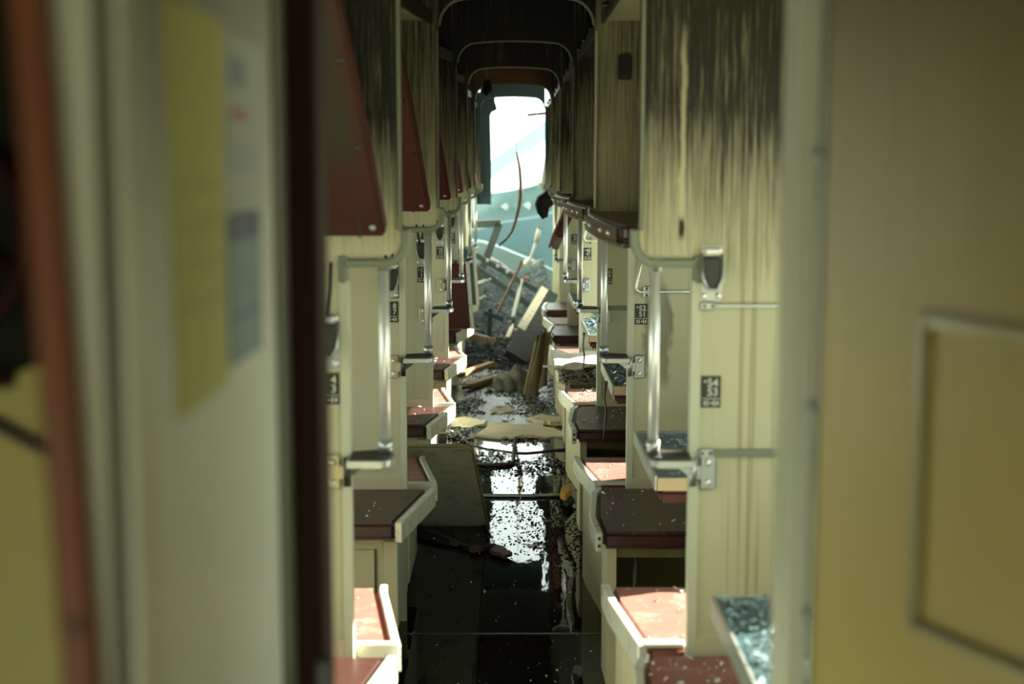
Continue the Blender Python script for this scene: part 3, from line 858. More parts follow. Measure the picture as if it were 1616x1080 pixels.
# raised berth lid
for k, (mt, lab) in ((4, (red_vinyl, 'raised maroon berth lid with pale edge standing on a berth')), (5, (haze_teal, 'raised grey berth lid beyond the maroon one'))):
    t = thing('raised_berth_lid', lab, 'berth lid')
    y = YK(k)
    b = MB(); b.prism([(-0.285, ZS + 0.005), (-0.318, 0.93), (-0.70, 0.93), (-0.70, ZS + 0.005)], y - 0.30, y - 0.25, 'y', 0.006)
    obj('cushion', b, mt, t)
    b = MB(); b.prism(offset_strip([(-0.284, ZS + 0.005), (-0.317, 0.94)], 0.024, -1), y - 0.305, y - 0.245, 'y', 0.003)
    obj('edge_strip', b, alu, t)

# ------------------------------------------------------------------ wall tables
def make_table(lab):
    t = thing('wall_table', lab, 'table', group='folding tables between the seats')
    b = MB(); b.box(0.425, 1.04, -0.345, 0.345, 0.716, 0.728)
    o = obj('table_top', b, table_top_m, t)
    b = MB()
    b.box(0.418, 0.426, -0.352, 0.352, 0.690, 0.736, 0.002)
    b.box(0.426, 1.04, 0.345, 0.352, 0.690, 0.736, 0.002)
    obj('table_rim', b, steel, t)
    b = MB(); b.box(0.4265, 1.04, -0.354, -0.345, 0.690, 0.728, 0.002)
    p = obj('near_edge', b, cream, t)
    obj('edge_hole', MB().cyl((0.56, -0.3546, 0.708), (0.56, -0.353, 0.708), 0.006, 10), dark_steel, p)
    b = MB(); b.box(0.432, 1.03, -0.348, 0.34, 0.652, 0.689, 0.010, 2)
    obj('cushion', b, red_vinyl, t)
    b = MB(); b.box(1.0, 1.04, -0.2, 0.2, 0.56, 0.652)
    obj('wall_bracket', b, steel, t)
    return t
tb = make_table('blue-black wall table heaped with glass crumbs beside the ochre door')
tb.location = (0, 2.52, 0)
TAB = [2.52, 4.38, 6.12, 7.92, 9.7]
TLAB = ['', 'wall table with maroon underside behind the first table-side pole', 'wall table with dangling brown strap behind the second table-side pole', 'wall table with blue glass behind the third table-side pole', 'small far wall table near the slanting plank']
for i in range(1, 5): dup(tb, (0, TAB[i], 0), TLAB[i])
for i in (2, 3):
    y = TAB[i]
    b = MB(); b.tube([(0.412, y - 0.10, 0.70), (0.405, y - 0.12, 0.64), (0.412, y - 0.13, 0.58), (0.404, y - 0.14, 0.50), (0.398, y - 0.15, 0.44)], [0.008, 0.007, 0.010, 0.006, 0.004], 6, flat=0.5)
    t = tag(obj('torn_strap', b, brown_vinyl), 'torn brown strap dangling from the table by the %s pole' % ORD[i - 1], 'strap')
    obj('strap_buckle', MB().box(0.404, 0.418, y - 0.108, y - 0.098, 0.694, 0.712, 0.002), dark_steel, t)

# ------------------------------------------------------------------ glass crumbs and litter (nobody could count it)
def crumbs(name, n, place, size, mat, label, cat, seed, tilt=0.7, thick=False):
    rnd = random.Random(seed)
    vs, fs = [], []
    for i in range(n):
        x, y, z = place(rnd)
        r = size[0] + (size[1] - size[0]) * rnd.random() ** 2.2
        k = rnd.choice((3, 4, 4, 5))
        a0 = rnd.random() * 6.28
        Mx = Matrix.Rotation(a0, 3, 'Z') @ Matrix.Rotation((rnd.random() - 0.5) * 2 * tilt, 3, 'X') @ Matrix.Rotation((rnd.random() - 0.5) * 2 * tilt, 3, 'Y')
        h = r * 0.35
        top = []; bot = []
        base = len(vs)
        el = 0.5 + rnd.random() * 0.9
        zs = []
        for j in range(k):
            a = 6.28 * j / k + rnd.random() * 0.6
            q = r * (0.6 + 0.5 * rnd.random())
            p = Mx @ Vector((math.cos(a) * q, math.sin(a) * q * el, 0))
            p2 = Mx @ Vector((math.cos(a) * q * 0.9, math.sin(a) * q * el * 0.9, h))
            top.append(p2); bot.append(p); zs += [p.z, p2.z]
        lift = -min(zs)
        for p in bot + top: vs.append((x + p.x, y + p.y, z + p.z + lift))
        fs.append(tuple(base + k + j for j in range(k)))
        for j in range(k):
            fs.append((base + j, base + (j + 1) % k, base + k + (j + 1) % k, base + k + j))
    me = bpy.data.meshes.new(name)
    me.from_pydata(vs, [], fs)
    o = obj(name, me, mat)
    tag(o, label, cat, kind='stuff')
    return o
U = lambda r, a, b: a + (b - a) * r.random()
crumbs('glass_crumbs', 2200, lambda r: (U(r, 0.43, 0.98), 2.52 + U(r, -0.33, 0.33), 0.728 + 0.02 * r.random() ** 3), (0.003, 0.012), shard_m, 'blue-green glass crumbs heaped on the table by the ochre door', 'glass', 1)
crumbs('glass_crumbs', 500, lambda r: (U(r, 0.43, 0.98), 4.38 + U(r, -0.33, 0.33), 0.728), (0.003, 0.010), shard_m, 'glass crumbs on the table behind the first table-side pole', 'glass', 2)
crumbs('glass_crumbs', 500, lambda r: (U(r, 0.43, 0.9), 6.12 + U(r, -0.33, 0.33), 0.728), (0.004, 0.014), shard_m, 'glass crumbs on the table with the dangling strap', 'glass', 3)
crumbs('glass_crumbs', 700, lambda r: (U(r, 0.43, 0.9), 7.92 + U(r, -0.33, 0.33), 0.728 + 0.03 * r.random() ** 2), (0.005, 0.018), shard_m, 'glass crumbs on the table behind the third table-side pole', 'glass', 4)
for (k, s, near, n, sz, nm) in ((0, 1, True, 26, (0.003, 0.009), 'scattered on the sunlit seat behind plate fifty-four'), (0, 1, False, 70, (0.003, 0.009), 'spread on the pale seat before the first table-side wall'),
                        (1, 1, True, 26, (0.003, 0.008), 'scattered on the seat behind plate fifty-two'), (1, 1, False, 14, (0.003, 0.01), 'sprinkled on the dark seat before plate fifty-two'),
                        (2, 1, True, 170, (0.003, 0.010), 'strewn over the seat behind the third table-side wall'), (2, 1, False, 16, (0.003, 0.012), 'sprinkled on the dark seat before the third table-side wall'),
                        (0, -1, True, 20, (0.003, 0.008), 'scattered on the sunlit berth behind plate four'), (1, -1, False, 10, (0.003, 0.007), 'sprinkled on the berth before plate eight'),
                        (2, -1, False, 18, (0.004, 0.010), 'sprinkled on the berth before plate twelve'), (2, -1, True, 120, (0.004, 0.014), 'strewn over the berth behind plate twelve'),
                        (3, -1, False, 30, (0.005, 0.016), 'sprinkled on the berth before the fourth wall')):
    x0, x1 = (0.32, 0.75) if s > 0 else (-0.75, -0.39)
    d0, d1 = (0.06, 0.52) if near else (-0.60, -0.05)
    if s < 0 and not near: d0 = -0.48
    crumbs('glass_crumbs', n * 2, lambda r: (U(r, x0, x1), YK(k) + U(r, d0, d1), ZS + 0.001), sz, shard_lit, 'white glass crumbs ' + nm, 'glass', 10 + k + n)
# white sheet on the seat of the fourth wall
def sheet(name, x0, x1, y0, y1, zf, nx, ny, mat, thick=0.004):
    vs, fs = [], []
    for j in range(ny + 1):
        for i in range(nx + 1):
            x = x0 + (x1 - x0) * i / nx; y = y0 + (y1 - y0) * j / ny
            vs.append((x, y, zf(x, y, i / nx, j / ny)))
    for j in range(ny):
        for i in range(nx):
            a = j * (nx + 1) + i
            fs.append((a, a + 1, a + nx + 2, a + nx + 1))
    me = bpy.data.meshes.new(name); me.from_pydata(vs, [], fs)
    for p in me.polygons: p.use_smooth = True
    o = obj(name, me, mat)
    m = o.modifiers.new('thickness', 'SOLIDIFY'); m.thickness = thick; m.offset = 1
    return o
yk3 = YK(3)
white_sheet_m = M('white_dusty_sheet', (0.82, 0.80, 0.70), 0.8, var=0.06, vscale=20, bump=0.4, bscale=40)
o = sheet('white_sheet', 0.245, 0.95, yk3 - 0.72, yk3 - 0.06, lambda x, y, u, v: 0.462 + 0.030 * noise.noise(Vector((x * 9, y * 9, 0))) + 0.020, 26, 24, white_sheet_m, 0.010)
tag(o, 'glaring white dusty sheet lying over a seat in the sun', 'sheet')
b = MB(); b.box(0.19, 0.262, yk3 - 0.66, yk3 - 0.63, 0.478, 0.488, 0.002)
obj('sheet_tongue', b, white_sheet_m, o)
crumbs('glass_crumbs', 1000, lambda r: (U(r, 0.30, 0.95), yk3 - 0.71 - 0.05 * r.random(), 0.385 + 0.09 * r.random()), (0.005, 0.014), M('grey_crust', (0.36, 0.37, 0.31), 0.5, var=0.5, vscale=40), 'grey crust of crumbs along the front of the white sheet', 'glass', 77)

# ------------------------------------------------------------------ floor: boards, cables, litter
def slab(name, pts, z0, z1, mat, label, cat, warp=0.0, edge_mat=None, group=None):
    c = Vector((sum(p[0] for p in pts) / len(pts), sum(p[1] for p in pts) / len(pts)))
    rnd = random.Random(len(label) * 7)
    q = []
    for i, p in enumerate(pts):
        n_ = pts[(i + 1) % len(pts)]
        for k in range(4):
            f = k / 4
            j = 0.011 if k else 0.004
            q.append((p[0] + (n_[0] - p[0]) * f + rnd.uniform(-j, j), p[1] + (n_[1] - p[1]) * f + rnd.uniform(-j, j) * 2.2))
    b = MB(); b.prism(q, z0, z1, 'z')
    for v in b.bm.verts: v.co.z += 0.020 * noise.noise(Vector((v.co.x * 6, v.co.y * 4, 2)))
    o = tag(obj(name, b, mat), label, cat, group)
    return o
o = slab('broken_board', [(-0.20, 8.30), (-0.13, 8.62), (-0.02, 8.66), (0.10, 8.60), (0.19, 8.64), (0.21, 8.52), (0.33, 8.42), (0.31, 8.28), (0.12, 8.24), (-0.05, 8.22)], 0.035, 0.050, board_m, 'largest broken cream board lying across the wet aisle', 'board')
obj('torn_edge', MB().prism([(-0.27, 8.18), (-0.19, 8.28), (-0.13, 8.50), (-0.17, 8.50), (-0.23, 8.30), (-0.30, 8.20)], 0.02, 0.036, 'z'), wood, o)
o = slab('broken_board', [(0.10, 8.86), (0.20, 8.95), (0.36, 8.90), (0.39, 8.66), (0.28, 8.60), (0.18, 8.66)], 0.03, 0.055, board_m, 'cream board scrap lying at the table-side seats behind the largest board', 'board')
obj('board_core', MB().prism([(0.11, 8.80), (0.18, 8.64), (0.28, 8.585), (0.38, 8.64), (0.38, 8.70), (0.2, 8.8)], 0.012, 0.029, 'z'), wood, o)
o = slab('broken_board', [(-0.36, 8.62), (-0.37, 8.86), (-0.25, 8.92), (-0.15, 8.80), (-0.16, 8.62), (-0.26, 8.58)], 0.03, 0.05, board_m, 'cream board scrap by the berth ends beside the largest board', 'board')
obj('board_core', MB().prism([(-0.37, 8.60), (-0.16, 8.60), (-0.17, 8.68), (-0.36, 8.70)], 0.012, 0.029, 'z'), charred, o)
o = slab('broken_board', [(-0.13, 9.10), (-0.10, 9.36), (-0.02, 9.34), (0.02, 9.24), (0.10, 9.28), (0.07, 9.18), (-0.02, 9.10)], 0.03, 0.045, board_m, 'small curled cream board with a hole lying mid-aisle', 'board')
obj('nail_hole', MB().cyl((-0.07, 9.28, 0.0455), (-0.07, 9.28, 0.048), 0.016, 10), rust, o)
o = slab('broken_board', [(-0.20, 10.0), (-0.17, 10.2), (-0.04, 10.14), (-0.02, 10.0), (-0.1, 9.92)], 0.02, 0.035, board_m, 'pale splinter plate lying before the crossed sticks', 'board')
for (x0, y0, x1, y1, z, lab) in ((-0.37, 10.25, -0.13, 10.85, 0.10, 'longer splintered stick lying on the debris by the berths'), (-0.31, 10.02, -0.12, 10.42, 0.05, 'shorter splintered stick in front of the longer one')):
    d = Vector((x1 - x0, y1 - y0)).normalized(); n_ = Vector((-d.y, d.x)) * 0.035
    b = MB(); b.prism([(x0 - n_.x, y0 - n_.y), (x1 - n_.x * .6, y1 - n_.y * .6), (x1 + n_.x, y1 + n_.y), (x0 + n_.x * .8, y0 + n_.y * .8)], z, z + 0.035, 'z', 0.003)
    o = tag(obj('wood_stick', b, wood), lab, 'wood')
    obj('split_end', MB().prism([(x0 - n_.x, y0 - n_.y), (x0 + n_.x * .6, y0 + n_.y * .6), (x0 - d.x * .07, y0 - d.y * .07)], z + 0.005, z + 0.028, 'z'), orange_wood, o)
# cables and rods
def tube_thing(name, path, r, mat, label, cat, end=None, n=8):
    o = tag(obj(name, MB().tube(path, r, n), mat), label, cat)
    if end is not None:
        p, q, rr, m2 = end
        obj('end_tip', MB().cyl(p, q, rr, 8), m2, o)
    return o
tube_thing('cable', [(-0.31, 8.45, 0.03), (-0.27, 8.22, 0.025), (-0.217, 8.07, 0.02), (-0.13, 7.97, 0.018), (-0.052, 7.93, 0.016), (0.02, 7.88, 0.016), (0.091, 7.865, 0.016), (0.16, 7.89, 0.017), (0.235, 7.93, 0.018), (0.31, 7.95, 0.022), (0.40, 8.02, 0.02)], 0.012, cable_m, 'black cable lying right across the wet aisle before the boards', 'cable', ((0.40, 8.02, 0.02), (0.43, 8.05, 0.02), 0.009, rust))
tube_thing('bent_rod', [(-0.20, 7.58, 0.020), (-0.09, 7.555, 0.020), (0.0, 7.575, 0.020), (0.018, 7.62, 0.020), (0.024, 7.80, 0.045), (0.03, 7.93, 0.08)], 0.011, cable_m, 'dark bent rod sticking out of the water by the board', 'rod', ((0.03, 7.93, 0.08), (0.031, 7.96, 0.09), 0.009, rust))
tube_thing('thin_pipe', [(-0.36, 6.91, 0.0), (-0.12, 6.918, 0.0), (0.10, 6.912, 0.0), (0.27, 6.922, 0.0)], 0.009, steel, 'thin straight pipe lying across the aisle in the water', 'pipe', ((0.27, 6.922, 0.0), (0.29, 6.923, 0.0), 0.013, rust))
b = MB(); b.prism([(0.245, 6.80), (0.262, 6.95), (0.300, 6.99), (0.302, 6.86), (0.27, 6.72)], 0.012, 0.045, 'z', 0.004)
o = tag(obj('foam_scrap', b, M('yellow_foam', (0.45, 0.25, 0.06), 0.9, var=0.3, vscale=20)), 'yellow foam scrap at the end of the thin pipe', 'foam')
obj('foam_crust', MB().prism([(0.255, 6.70), (0.30, 6.84), (0.315, 6.76), (0.28, 6.66)], 0.006, 0.02, 'z'), charred, o)
o = tube_thing('charred_branch', [(-0.45, 6.32, 0.005), (-0.37, 6.24, 0.002), (-0.294, 6.165, -0.005), (-0.23, 6.10, -0.014), (-0.19, 6.05, -0.018), (-0.122, 6.035, -0.019), (-0.067, 6.04, -0.019), (-0.01, 5.95, -0.020)], [0.017, 0.016, 0.015, 0.014, 0.013, 0.012, 0.012, 0.006], cable_m, 'charred strip with torn ends floating under the tilted board', 'debris')
for (x, y, s) in ((-0.15, 6.00, 1), (-0.05, 5.97, 1.2), (-0.02, 5.91, 0.8), (-0.24, 6.10, 0.8)):
    rnd = random.Random(int(x * 1000))
    b = MB()
    pts = [(x + 0.035 * s * math.cos(a) * U(rnd, .6, 1.2), y + 0.05 * s * math.sin(a) * U(rnd, .6, 1.2)) for a in [i * 0.9 for i in range(7)]]
    b.prism(pts, -0.028, -0.010, 'z', 0.002); obj('torn_flake', b, rust, o)
# the grey-green board tilted over the aisle
top_y, top_z, bot_y, bot_z = 5.72, 0.490, 6.42, -0.020
d = Vector((0, bot_y - top_y, bot_z - top_z)); Ln = d.length
ang = math.atan2(bot_z - top_z, bot_y - top_y)
Mx = Matrix.Translation((0, top_y, top_z)) @ Matrix.Rotation(ang, 4, 'X')
def rrect(x0, x1, y0, y1, r):
    pts = [(x0, y0)]
    for (cx, cy, a0) in ((x1 - r, y0 + r, -90), (x1 - r, y1 - r, 0)):
        for i in range(5): pts.append((cx + r * math.cos(R(a0 + 22.5 * i)), cy + r * math.sin(R(a0 + 22.5 * i))))
    pts.append((x0, y1)); return pts
b = MB(); b.M = Mx; b.prism([(p[0] + 0.055 * (p[1] / Ln), p[1]) for p in rrect(-0.78, -0.160, 0, Ln, 0.055)], -0.010, 0.008, 'z', 0.002)
o = tag(obj('tilted_table_board', b, olive_board), 'grey-green rounded table board tilted from the berths into the water', 'table board')
b = MB(); b.M = Mx
b.tube([(p[0] + 0.055 * (p[1] / Ln), p[1], -0.001) for p in rrect(-0.78, -0.159, 0, Ln, 0.055)], 0.0095, 6)
obj('edge_band', b, M('tan_edge_band', (0.32, 0.29, 0.17), 0.5), o)

# litter on the floor and in the water
def lit_floor(r):
    y = 6.7 + 5.0 * r.random() ** 1.1
    return (U(r, -0.37, 0.42), y, 0.0)
def wet(r, y0, y1):
    while True:
        x, y = U(r, -0.37, 0.43), y0 + (y1 - y0) * r.random()
        if y < 7.7 or r.random() < 0.35 + 1.6 * noise.noise(Vector((x * 5, y * 3.2, 4))): break
    return (x, y, wz(min(y, 8.3)) + 0.001)
crumbs('soot_flakes', 5200, lambda r: wet(r, 7.35, 11.2), (0.002, 0.013), soot_m, 'black soot flakes and scraps over the wet aisle', 'litter', 31, tilt=0.3)
def water_scum(r):
    while True:
        x, y = U(r, -0.36, 0.42), U(r, 5.7, 7.4)
        pr = max(0.0, min(1.0, (y - 5.6) / 1.3)) * 0.6
        if x > 0.08: pr += 0.75 * max(0, min(1, (x - 0.08) / 0.15)) * (1 if 5.9 < y < 6.9 else 0.3)
        if x < -0.15: pr *= 0.35
        if y > 6.85: pr *= 0.25
        if r.random() < pr * (0.35 + 1.3 * max(0, noise.noise(Vector((x * 7, y * 4, 0))) + 0.25)): return (x, y, wz(y))
crumbs('floating_flakes', 3000, water_scum, (0.0015, 0.008), soot_m, 'black flakes floating on the bright puddle', 'litter', 32, tilt=0.12)
crumbs('pale_litter', 2600, lambda r: wet(r, 7.7, 10.9), (0.002, 0.013), M('grey_plaster_crumbs', (0.36, 0.38, 0.31), 0.6, var=0.4, vscale=30), 'pale plaster crumbs over the aisle beyond the cable', 'litter', 33, tilt=0.5)
crumbs('white_specks', 260, lambda r: wet(r, 4.3, 7.7), (0.0015, 0.006), shard_lit, 'tiny white specks floating on the dark water', 'litter', 34, tilt=0.1)
crumbs('glass_litter', 1800, lambda r: wet(r, 7.6, 10.8), (0.002, 0.011), shard_m, 'blue-green glass bits among the boards in the aisle', 'litter', 35, tilt=0.5)
# faint joint strip across the floor
b = MB(); b.box(-0.385, 0.437, 5.00, 5.012, wz(5.0) - 0.002, wz(5.0) + 0.0015)
tag(obj('joint_strip', b, M('dull_joint_strip', (0.05, 0.045, 0.025), 0.5)), 'thin joint strip crossing the flooded aisle between the second walls', 'strip')

# charred heap covering the far floor
def heap(x, y, u, v):
    yy = (y - 9.3) / 6.5
    base = 0.02 + 0.10 * max(0, min(1, (y - 10.4) / 1.5)) + 0.34 * max(0, min(1, (y - 11.8) / 3.5)) ** 1.2
    base *= 0.6 + 0.4 * min(1, abs(x - 0.1) * 2.5)
    a = min(1, max(0.0, (y - 9.3) / 1.0))
    n1 = noise.noise(Vector((x * 3, y * 2.2, 0))); n2 = noise.noise(Vector((x * 9, y * 8, 3))); n3 = noise.noise(Vector((x * 24, y * 20, 7)))
    return -0.02 + a * (base + 0.10 * n1 * min(1, base * 5) + 0.055 * n2 * min(1, base * 6 + .3) + 0.022 * n3)
o = sheet('charred_debris', -0.38, 0.43, 9.3, 18.4, heap, 40, 220, charred, 0.004)
for p in o.data.polygons: p.use_smooth = False
tag(o, 'low heap of charred debris filling the far end of the aisle', 'debris', kind='stuff')
crumbs('burnt_scraps', 2600, lambda r: (lambda x, y: (x, y, heap(x, y, 0, 0) + 0.004))(U(r, -0.37, 0.42), 10.2 + 7.5 * r.random()), (0.005, 0.025), charred, 'burnt scraps over the heap at the far end', 'debris', 36, tilt=0.9)
crumbs('pale_scraps', 170, lambda r: (lambda x, y: (x, y, heap(x, y, 0, 0) + 0.006))(U(r, -0.37, 0.42), 10.6 + 7 * r.random()), (0.005, 0.022), M('pale_scrap', (0.40, 0.40, 0.32), 0.6, var=0.3), 'pale scraps scattered over the charred heap', 'debris', 37, tilt=0.8)

# plank, cloth, rag
def bar_between(p, q, w, h, roll=0.0, bev=0.004):
    p, q = Vector(p), Vector(q)
    b = MB()
    d = q - p
    Mx = Matrix.Translation(p) @ d.to_track_quat('Y', 'Z').to_matrix().to_4x4() @ Matrix.Rotation(roll, 4, 'Y')
    b.M = Mx; b.box(-w / 2, w / 2, 0, d.length, -h / 2, h / 2, bev)
    return b
o = tag(obj('seat_plank', bar_between((0.045, 11.3, 0.09), (0.37, 13.6, 0.43), 0.20, 0.06, R(32)), charred), 'long charred seat plank propped up the heap, its upper face bleached', 'plank')
obj('bleached_face', bar_between((0.095, 12.0, 0.255), (0.335, 13.5, 0.475), 0.075, 0.012, R(32), 0.002), board_m, o)
vs = []
def cloth_z(x, y, u, v): return 0
def hanging_cloth(name, x0, x1, ztop, zbot, y0, mat, label):
    nx, nz_ = 16, 22
    vs, fs = [], []
    for j in range(nz_ + 1):
        v = j / nz_
        for i in range(nx + 1):
            u = i / nx
            x = x0 + (x1 - x0) * u - 0.085 * v * (1 - u * 0.6) + 0.012 * math.sin(9 * u + 4 * v)
            y = y0 - 0.03 * v + 0.03 * math.sin(11 * u + 1.5 * v) - 0.06 * v * v
            z = ztop + (zbot - ztop) * v - 0.05 * v * math.sin(5 * u) + 0.03 * (u - .5)
            vs.append((x, y, z))
    for j in range(nz_):
        for i in range(nx):
            a = j * (nx + 1) + i; fs.append((a, a + 1, a + nx + 2, a + nx + 1))
    me = bpy.data.meshes.new(name); me.from_pydata(vs, [], fs)
    for p in me.polygons: p.use_smooth = True
    o = obj(name, me, mat)
    m = o.modifiers.new('thickness', 'SOLIDIFY'); m.thickness = 0.006
    return tag(o, label, 'cloth')
o = hanging_cloth('ochre_cloth', 0.185, 0.288, 0.47, 0.05, 9.86, cloth_m, 'dirty ochre cloth hanging down from a seat end to the floor')
obj('cloth_fold', bar_between((0.185, 9.80, 0.42), (0.10, 9.76, 0.05), 0.022, 0.022, 0, 0.008), M('pale_ochre_fold', (0.40, 0.33, 0.18), 0.9), o)
o = sheet('grey_rag', -0.16, 0.22, 9.95, 10.75, lambda x, y, u, v: 0.032 + 0.10 * math.sin(math.pi * u) * math.sin(math.pi * v) * (0.8 + 0.9 * noise.noise(Vector((x * 8, y * 5, 1)))) + 0.015 * math.sin(30 * u + 8 * v), 24, 24, greycloth, 0.006)
tag(o, 'crumpled grey-brown rag lying in the aisle before the charred heap', 'rag')

# wreckage at the torn end
def beam(name, p, q, w, h, mat, label, cat='beam', extra=None, roll=0.0):
    o = tag(obj(name, bar_between(p, q, w, h, roll), mat), label, cat)
    for e in extra or []:
        obj(e[0], bar_between(*e[1:5], bev=0.002), e[5], o)
    return o
o = beam('fallen_beam', (-0.42, 14.2, 0.80), (0.30, 13.8, 0.41), 0.05, 0.05, charred, 'long charred beam sloping down across the heap with pale bolts')
for q in (0.10, 0.28, 0.42, 0.55, 0.75):
    p = Vector((-0.42, 14.2, 0.80)).lerp(Vector((0.30, 13.8, 0.41)), q)
    obj('pale_bolt', MB().dome((p.x, p.y - 0.03, p.z + 0.012), 0.020), pale_metal, o)
beam('fallen_beam', (-0.42, 14.0, 0.70), (0.20, 13.6, 0.30), 0.04, 0.06, charred, 'second charred beam lying just under the long bolted one')
o = beam('angled_frame', (-0.42, 14.5, 1.04), (-0.09, 14.5, 1.055), 0.06, 0.075, dark_steel, 'dark bent frame shaped like a seven standing in the smoke', 'frame', [('frame_leg', (-0.105, 14.5, 1.055), (-0.357, 14.5, 0.38), 0.06, 0.075, dark_steel)])
beam('thin_rod', (-0.19, 12.9, 0.14), (0.108, 13.0, 0.755), 0.022, 0.022, rust, 'thin rod standing at a slant out of the heap', 'rod', [('rod_end', (0.10, 13.0, 0.735), (0.112, 13.0, 0.77), 0.034, 0.034, rust)])
beam('short_post', (-0.185, 12.2, 0.02), (-0.165, 12.3, 0.40), 0.04, 0.03, blue_steel, 'blue-grey post stuck upright at the foot of the thin rod', 'post', [('post_cap', (-0.23, 12.25, 0.37), (-0.06, 12.3, 0.31), 0.05, 0.04, blue_steel)])
for (p, q, w, h, m_, lab) in (((-0.38, 12.0, 0.21), (-0.18, 11.9, 0.17), 0.07, 0.06, wood, 'broken yellow-brown block by the raised berth lid'),
                              ((0.03, 13.3, 0.22), (0.10, 13.5, 0.48), 0.04, 0.02, pale_metal, 'pale strip leaning on the heap behind the thin rod'),
                              ((0.14, 14.8, 0.60), (0.20, 14.9, 0.66), 0.06, 0.04, pale_metal, 'pale crumpled piece lying at the foot of the blue wreck'),
                              ((0.24, 14.8, 0.60), (0.30, 14.8, 0.64), 0.05, 0.04, pale_metal, 'small bright lump next to the pale crumpled piece'),
                              ((-0.36, 13.4, 0.52), (-0.22, 13.3, 0.56), 0.06, 0.03, pale_metal, 'pale flat scrap beside the berths behind the raised lids'),
                              ((-0.38, 13.2, 0.36), (-0.26, 13.0, 0.42), 0.07, 0.03, pale_metal, 'pale wedge beneath the flat scrap by the berths'),
                              ((-0.02, 12.2, 0.15), (0.02, 12.4, 0.22), 0.04, 0.03, board_m, 'short pale stick on the heap by the plank'),
                              ((0.05, 12.6, 0.18), (0.16, 12.2, 0.16), 0.05, 0.03, burnt_orange, 'brown scrap lying in the heap beside the plank'),
                              ((0.04, 12.0, 0.12), (0.10, 12.1, 0.14), 0.05, 0.03, wood, 'tan chip at the lower end of the plank')):
    o = beam('scrap', p, q, w, h, m_, lab, 'scrap')
    e = Vector(q) - Vector(p)
    obj('bent_tip', bar_between(Vector(q), Vector(q) + Vector((e.x * .3, e.y * .1, e.z * .2 + .015)), w * .7, h * .6), m_, o)
b = MB(); b.box(0.115, 0.185, 13.95, 14.03, 0.505, 0.545, 0.012, 2)
o = tag(obj('red_scrap', b, M('faded_red', (0.30, 0.05, 0.045), 0.6)), 'small faded red piece on the heap near the bolted beam', 'scrap')
obj('red_flap', MB().prism([(0.185, 0.51), (0.22, 0.50), (0.185, 0.54)], 13.95, 14.0, 'y'), rust, o)
# hanging strip in the opening
SC = 12.355 / 13.0
def hs(x, z): return (x * SC, 12.355, 1.62 + (z - 1.62) * SC)
o = tube_thing('hanging_strip', [hs(*q) for q in ((0.062, 1.76), (0.078, 1.69), (0.092, 1.60), (0.101, 1.47), (0.096, 1.35), (0.080, 1.24), (0.052, 1.13), (0.021, 1.04), (-0.025, 0.975), (-0.082, 0.92))], [0.008, 0.012, 0.015, 0.016, 0.016, 0.015, 0.014, 0.012, 0.010, 0.007], rust, 'curved rusty strip dangling in the bright end opening', 'strip')
obj('thin_wire', MB().tube([(0.074, 12.353, 2.225), (0.068, 12.354, 2.0), hs(0.062, 1.75)], 0.0028, 5), cable_m, o)
obj('torn_tip', bar_between(hs(-0.03, 0.97), hs(-0.10, 0.905), 0.018, 0.018), cable_m, o)
# hanging torn panel at the opening's edge
b = MB(); b.prism([(-0.30, 1.30), (-0.160, 1.30), (-0.162, 1.75), (-0.168, 2.06), (-0.155, 2.09), (-0.110, 2.11), (-0.114, 2.14), (-0.127, 2.18), (-0.127, 2.26), (-0.30, 2.26)], 12.370, 12.395, 'y')
o = tag(obj('torn_sheet', b, haze_teal), 'torn teal wall panel hanging along the edge of the end opening', 'panel')
obj('panel_fold', MB().prism([(-0.225, 1.35), (-0.212, 1.35), (-0.214, 1.9), (-0.228, 1.95)], 12.362, 12.3695, 'y'), teal_sheet, o)
b = bar_between((0.150, 12.385, 2.065), (0.32, 12.385, 2.082), 0.03, 0.022)
o = tag(obj('snapped_bracket', b, rust), 'snapped dark bracket poking into the sky opening', 'bracket')
obj('bracket_bolt', MB().dome((0.225, 12.368, 2.073), 0.014), pale_metal, o)
# charred lamp on a wire
o = tag(obj('dangling_lamp', MB().prism([(-0.185, 2.10), (-0.165, 2.085), (-0.13, 2.09), (-0.115, 2.14), (-0.135, 2.20), (-0.165, 2.19)], 9.42, 9.56, 'y', 0.012, 2), soot_m), 'charred lamp dangling from a wire under the arches', 'lamp')
obj('lamp_wire', MB().tube([(-0.150, 9.5, 2.46), (-0.154, 9.5, 2.30), (-0.150, 9.5, 2.19)], 0.007, 6), rust, o)
obj('loose_wire', MB().tube([(-0.128, 9.5, 2.17), (-0.112, 9.5, 2.12), (-0.118, 9.5, 2.04)], 0.004, 5), rust, o)

# wrecked carriage outside
t = thing('wrecked_carriage', 'pale teal wrecked carriage body lying crumpled beyond the end opening', 'carriage')
def wavy_slab(pts, y0, y1, mat, name, parent):
    b = MB(); b.prism(pts, y0, y1, 'y', 0.01); return obj(name, b, mat, parent)
wavy_slab([(-3.0, 0.98), (-0.35, 1.245), (-0.04, 1.29), (0.25, 1.345), (0.50, 1.42), (0.75, 1.36), (2.5, 1.2), (2.5, -1.2), (-3.0, -1.2)], 20.5, 22.0, teal_sheet, 'crumpled_roof', t)
wavy_slab([(-3.0, 0.55), (-0.38, 0.78), (-0.10, 0.86), (0.15, 0.90), (0.42, 0.945), (0.60, 0.99), (2.0, 1.05), (2.0, -1.2), (-3.0, -1.2)], 19.6, 20.4, blue_steel, 'blue_side_wall', t)
wavy_slab([(-3.0, 0.95), (-0.36, 0.63), (-0.12, 0.56), (0.10, 0.47), (0.35, 0.37), (0.60, 0.25), (2.0, -0.1), (2.0, -1.2), (-3.0, -1.2)], 18.9, 19.5, teal_sheet, 'torn_roof_sheet', t)
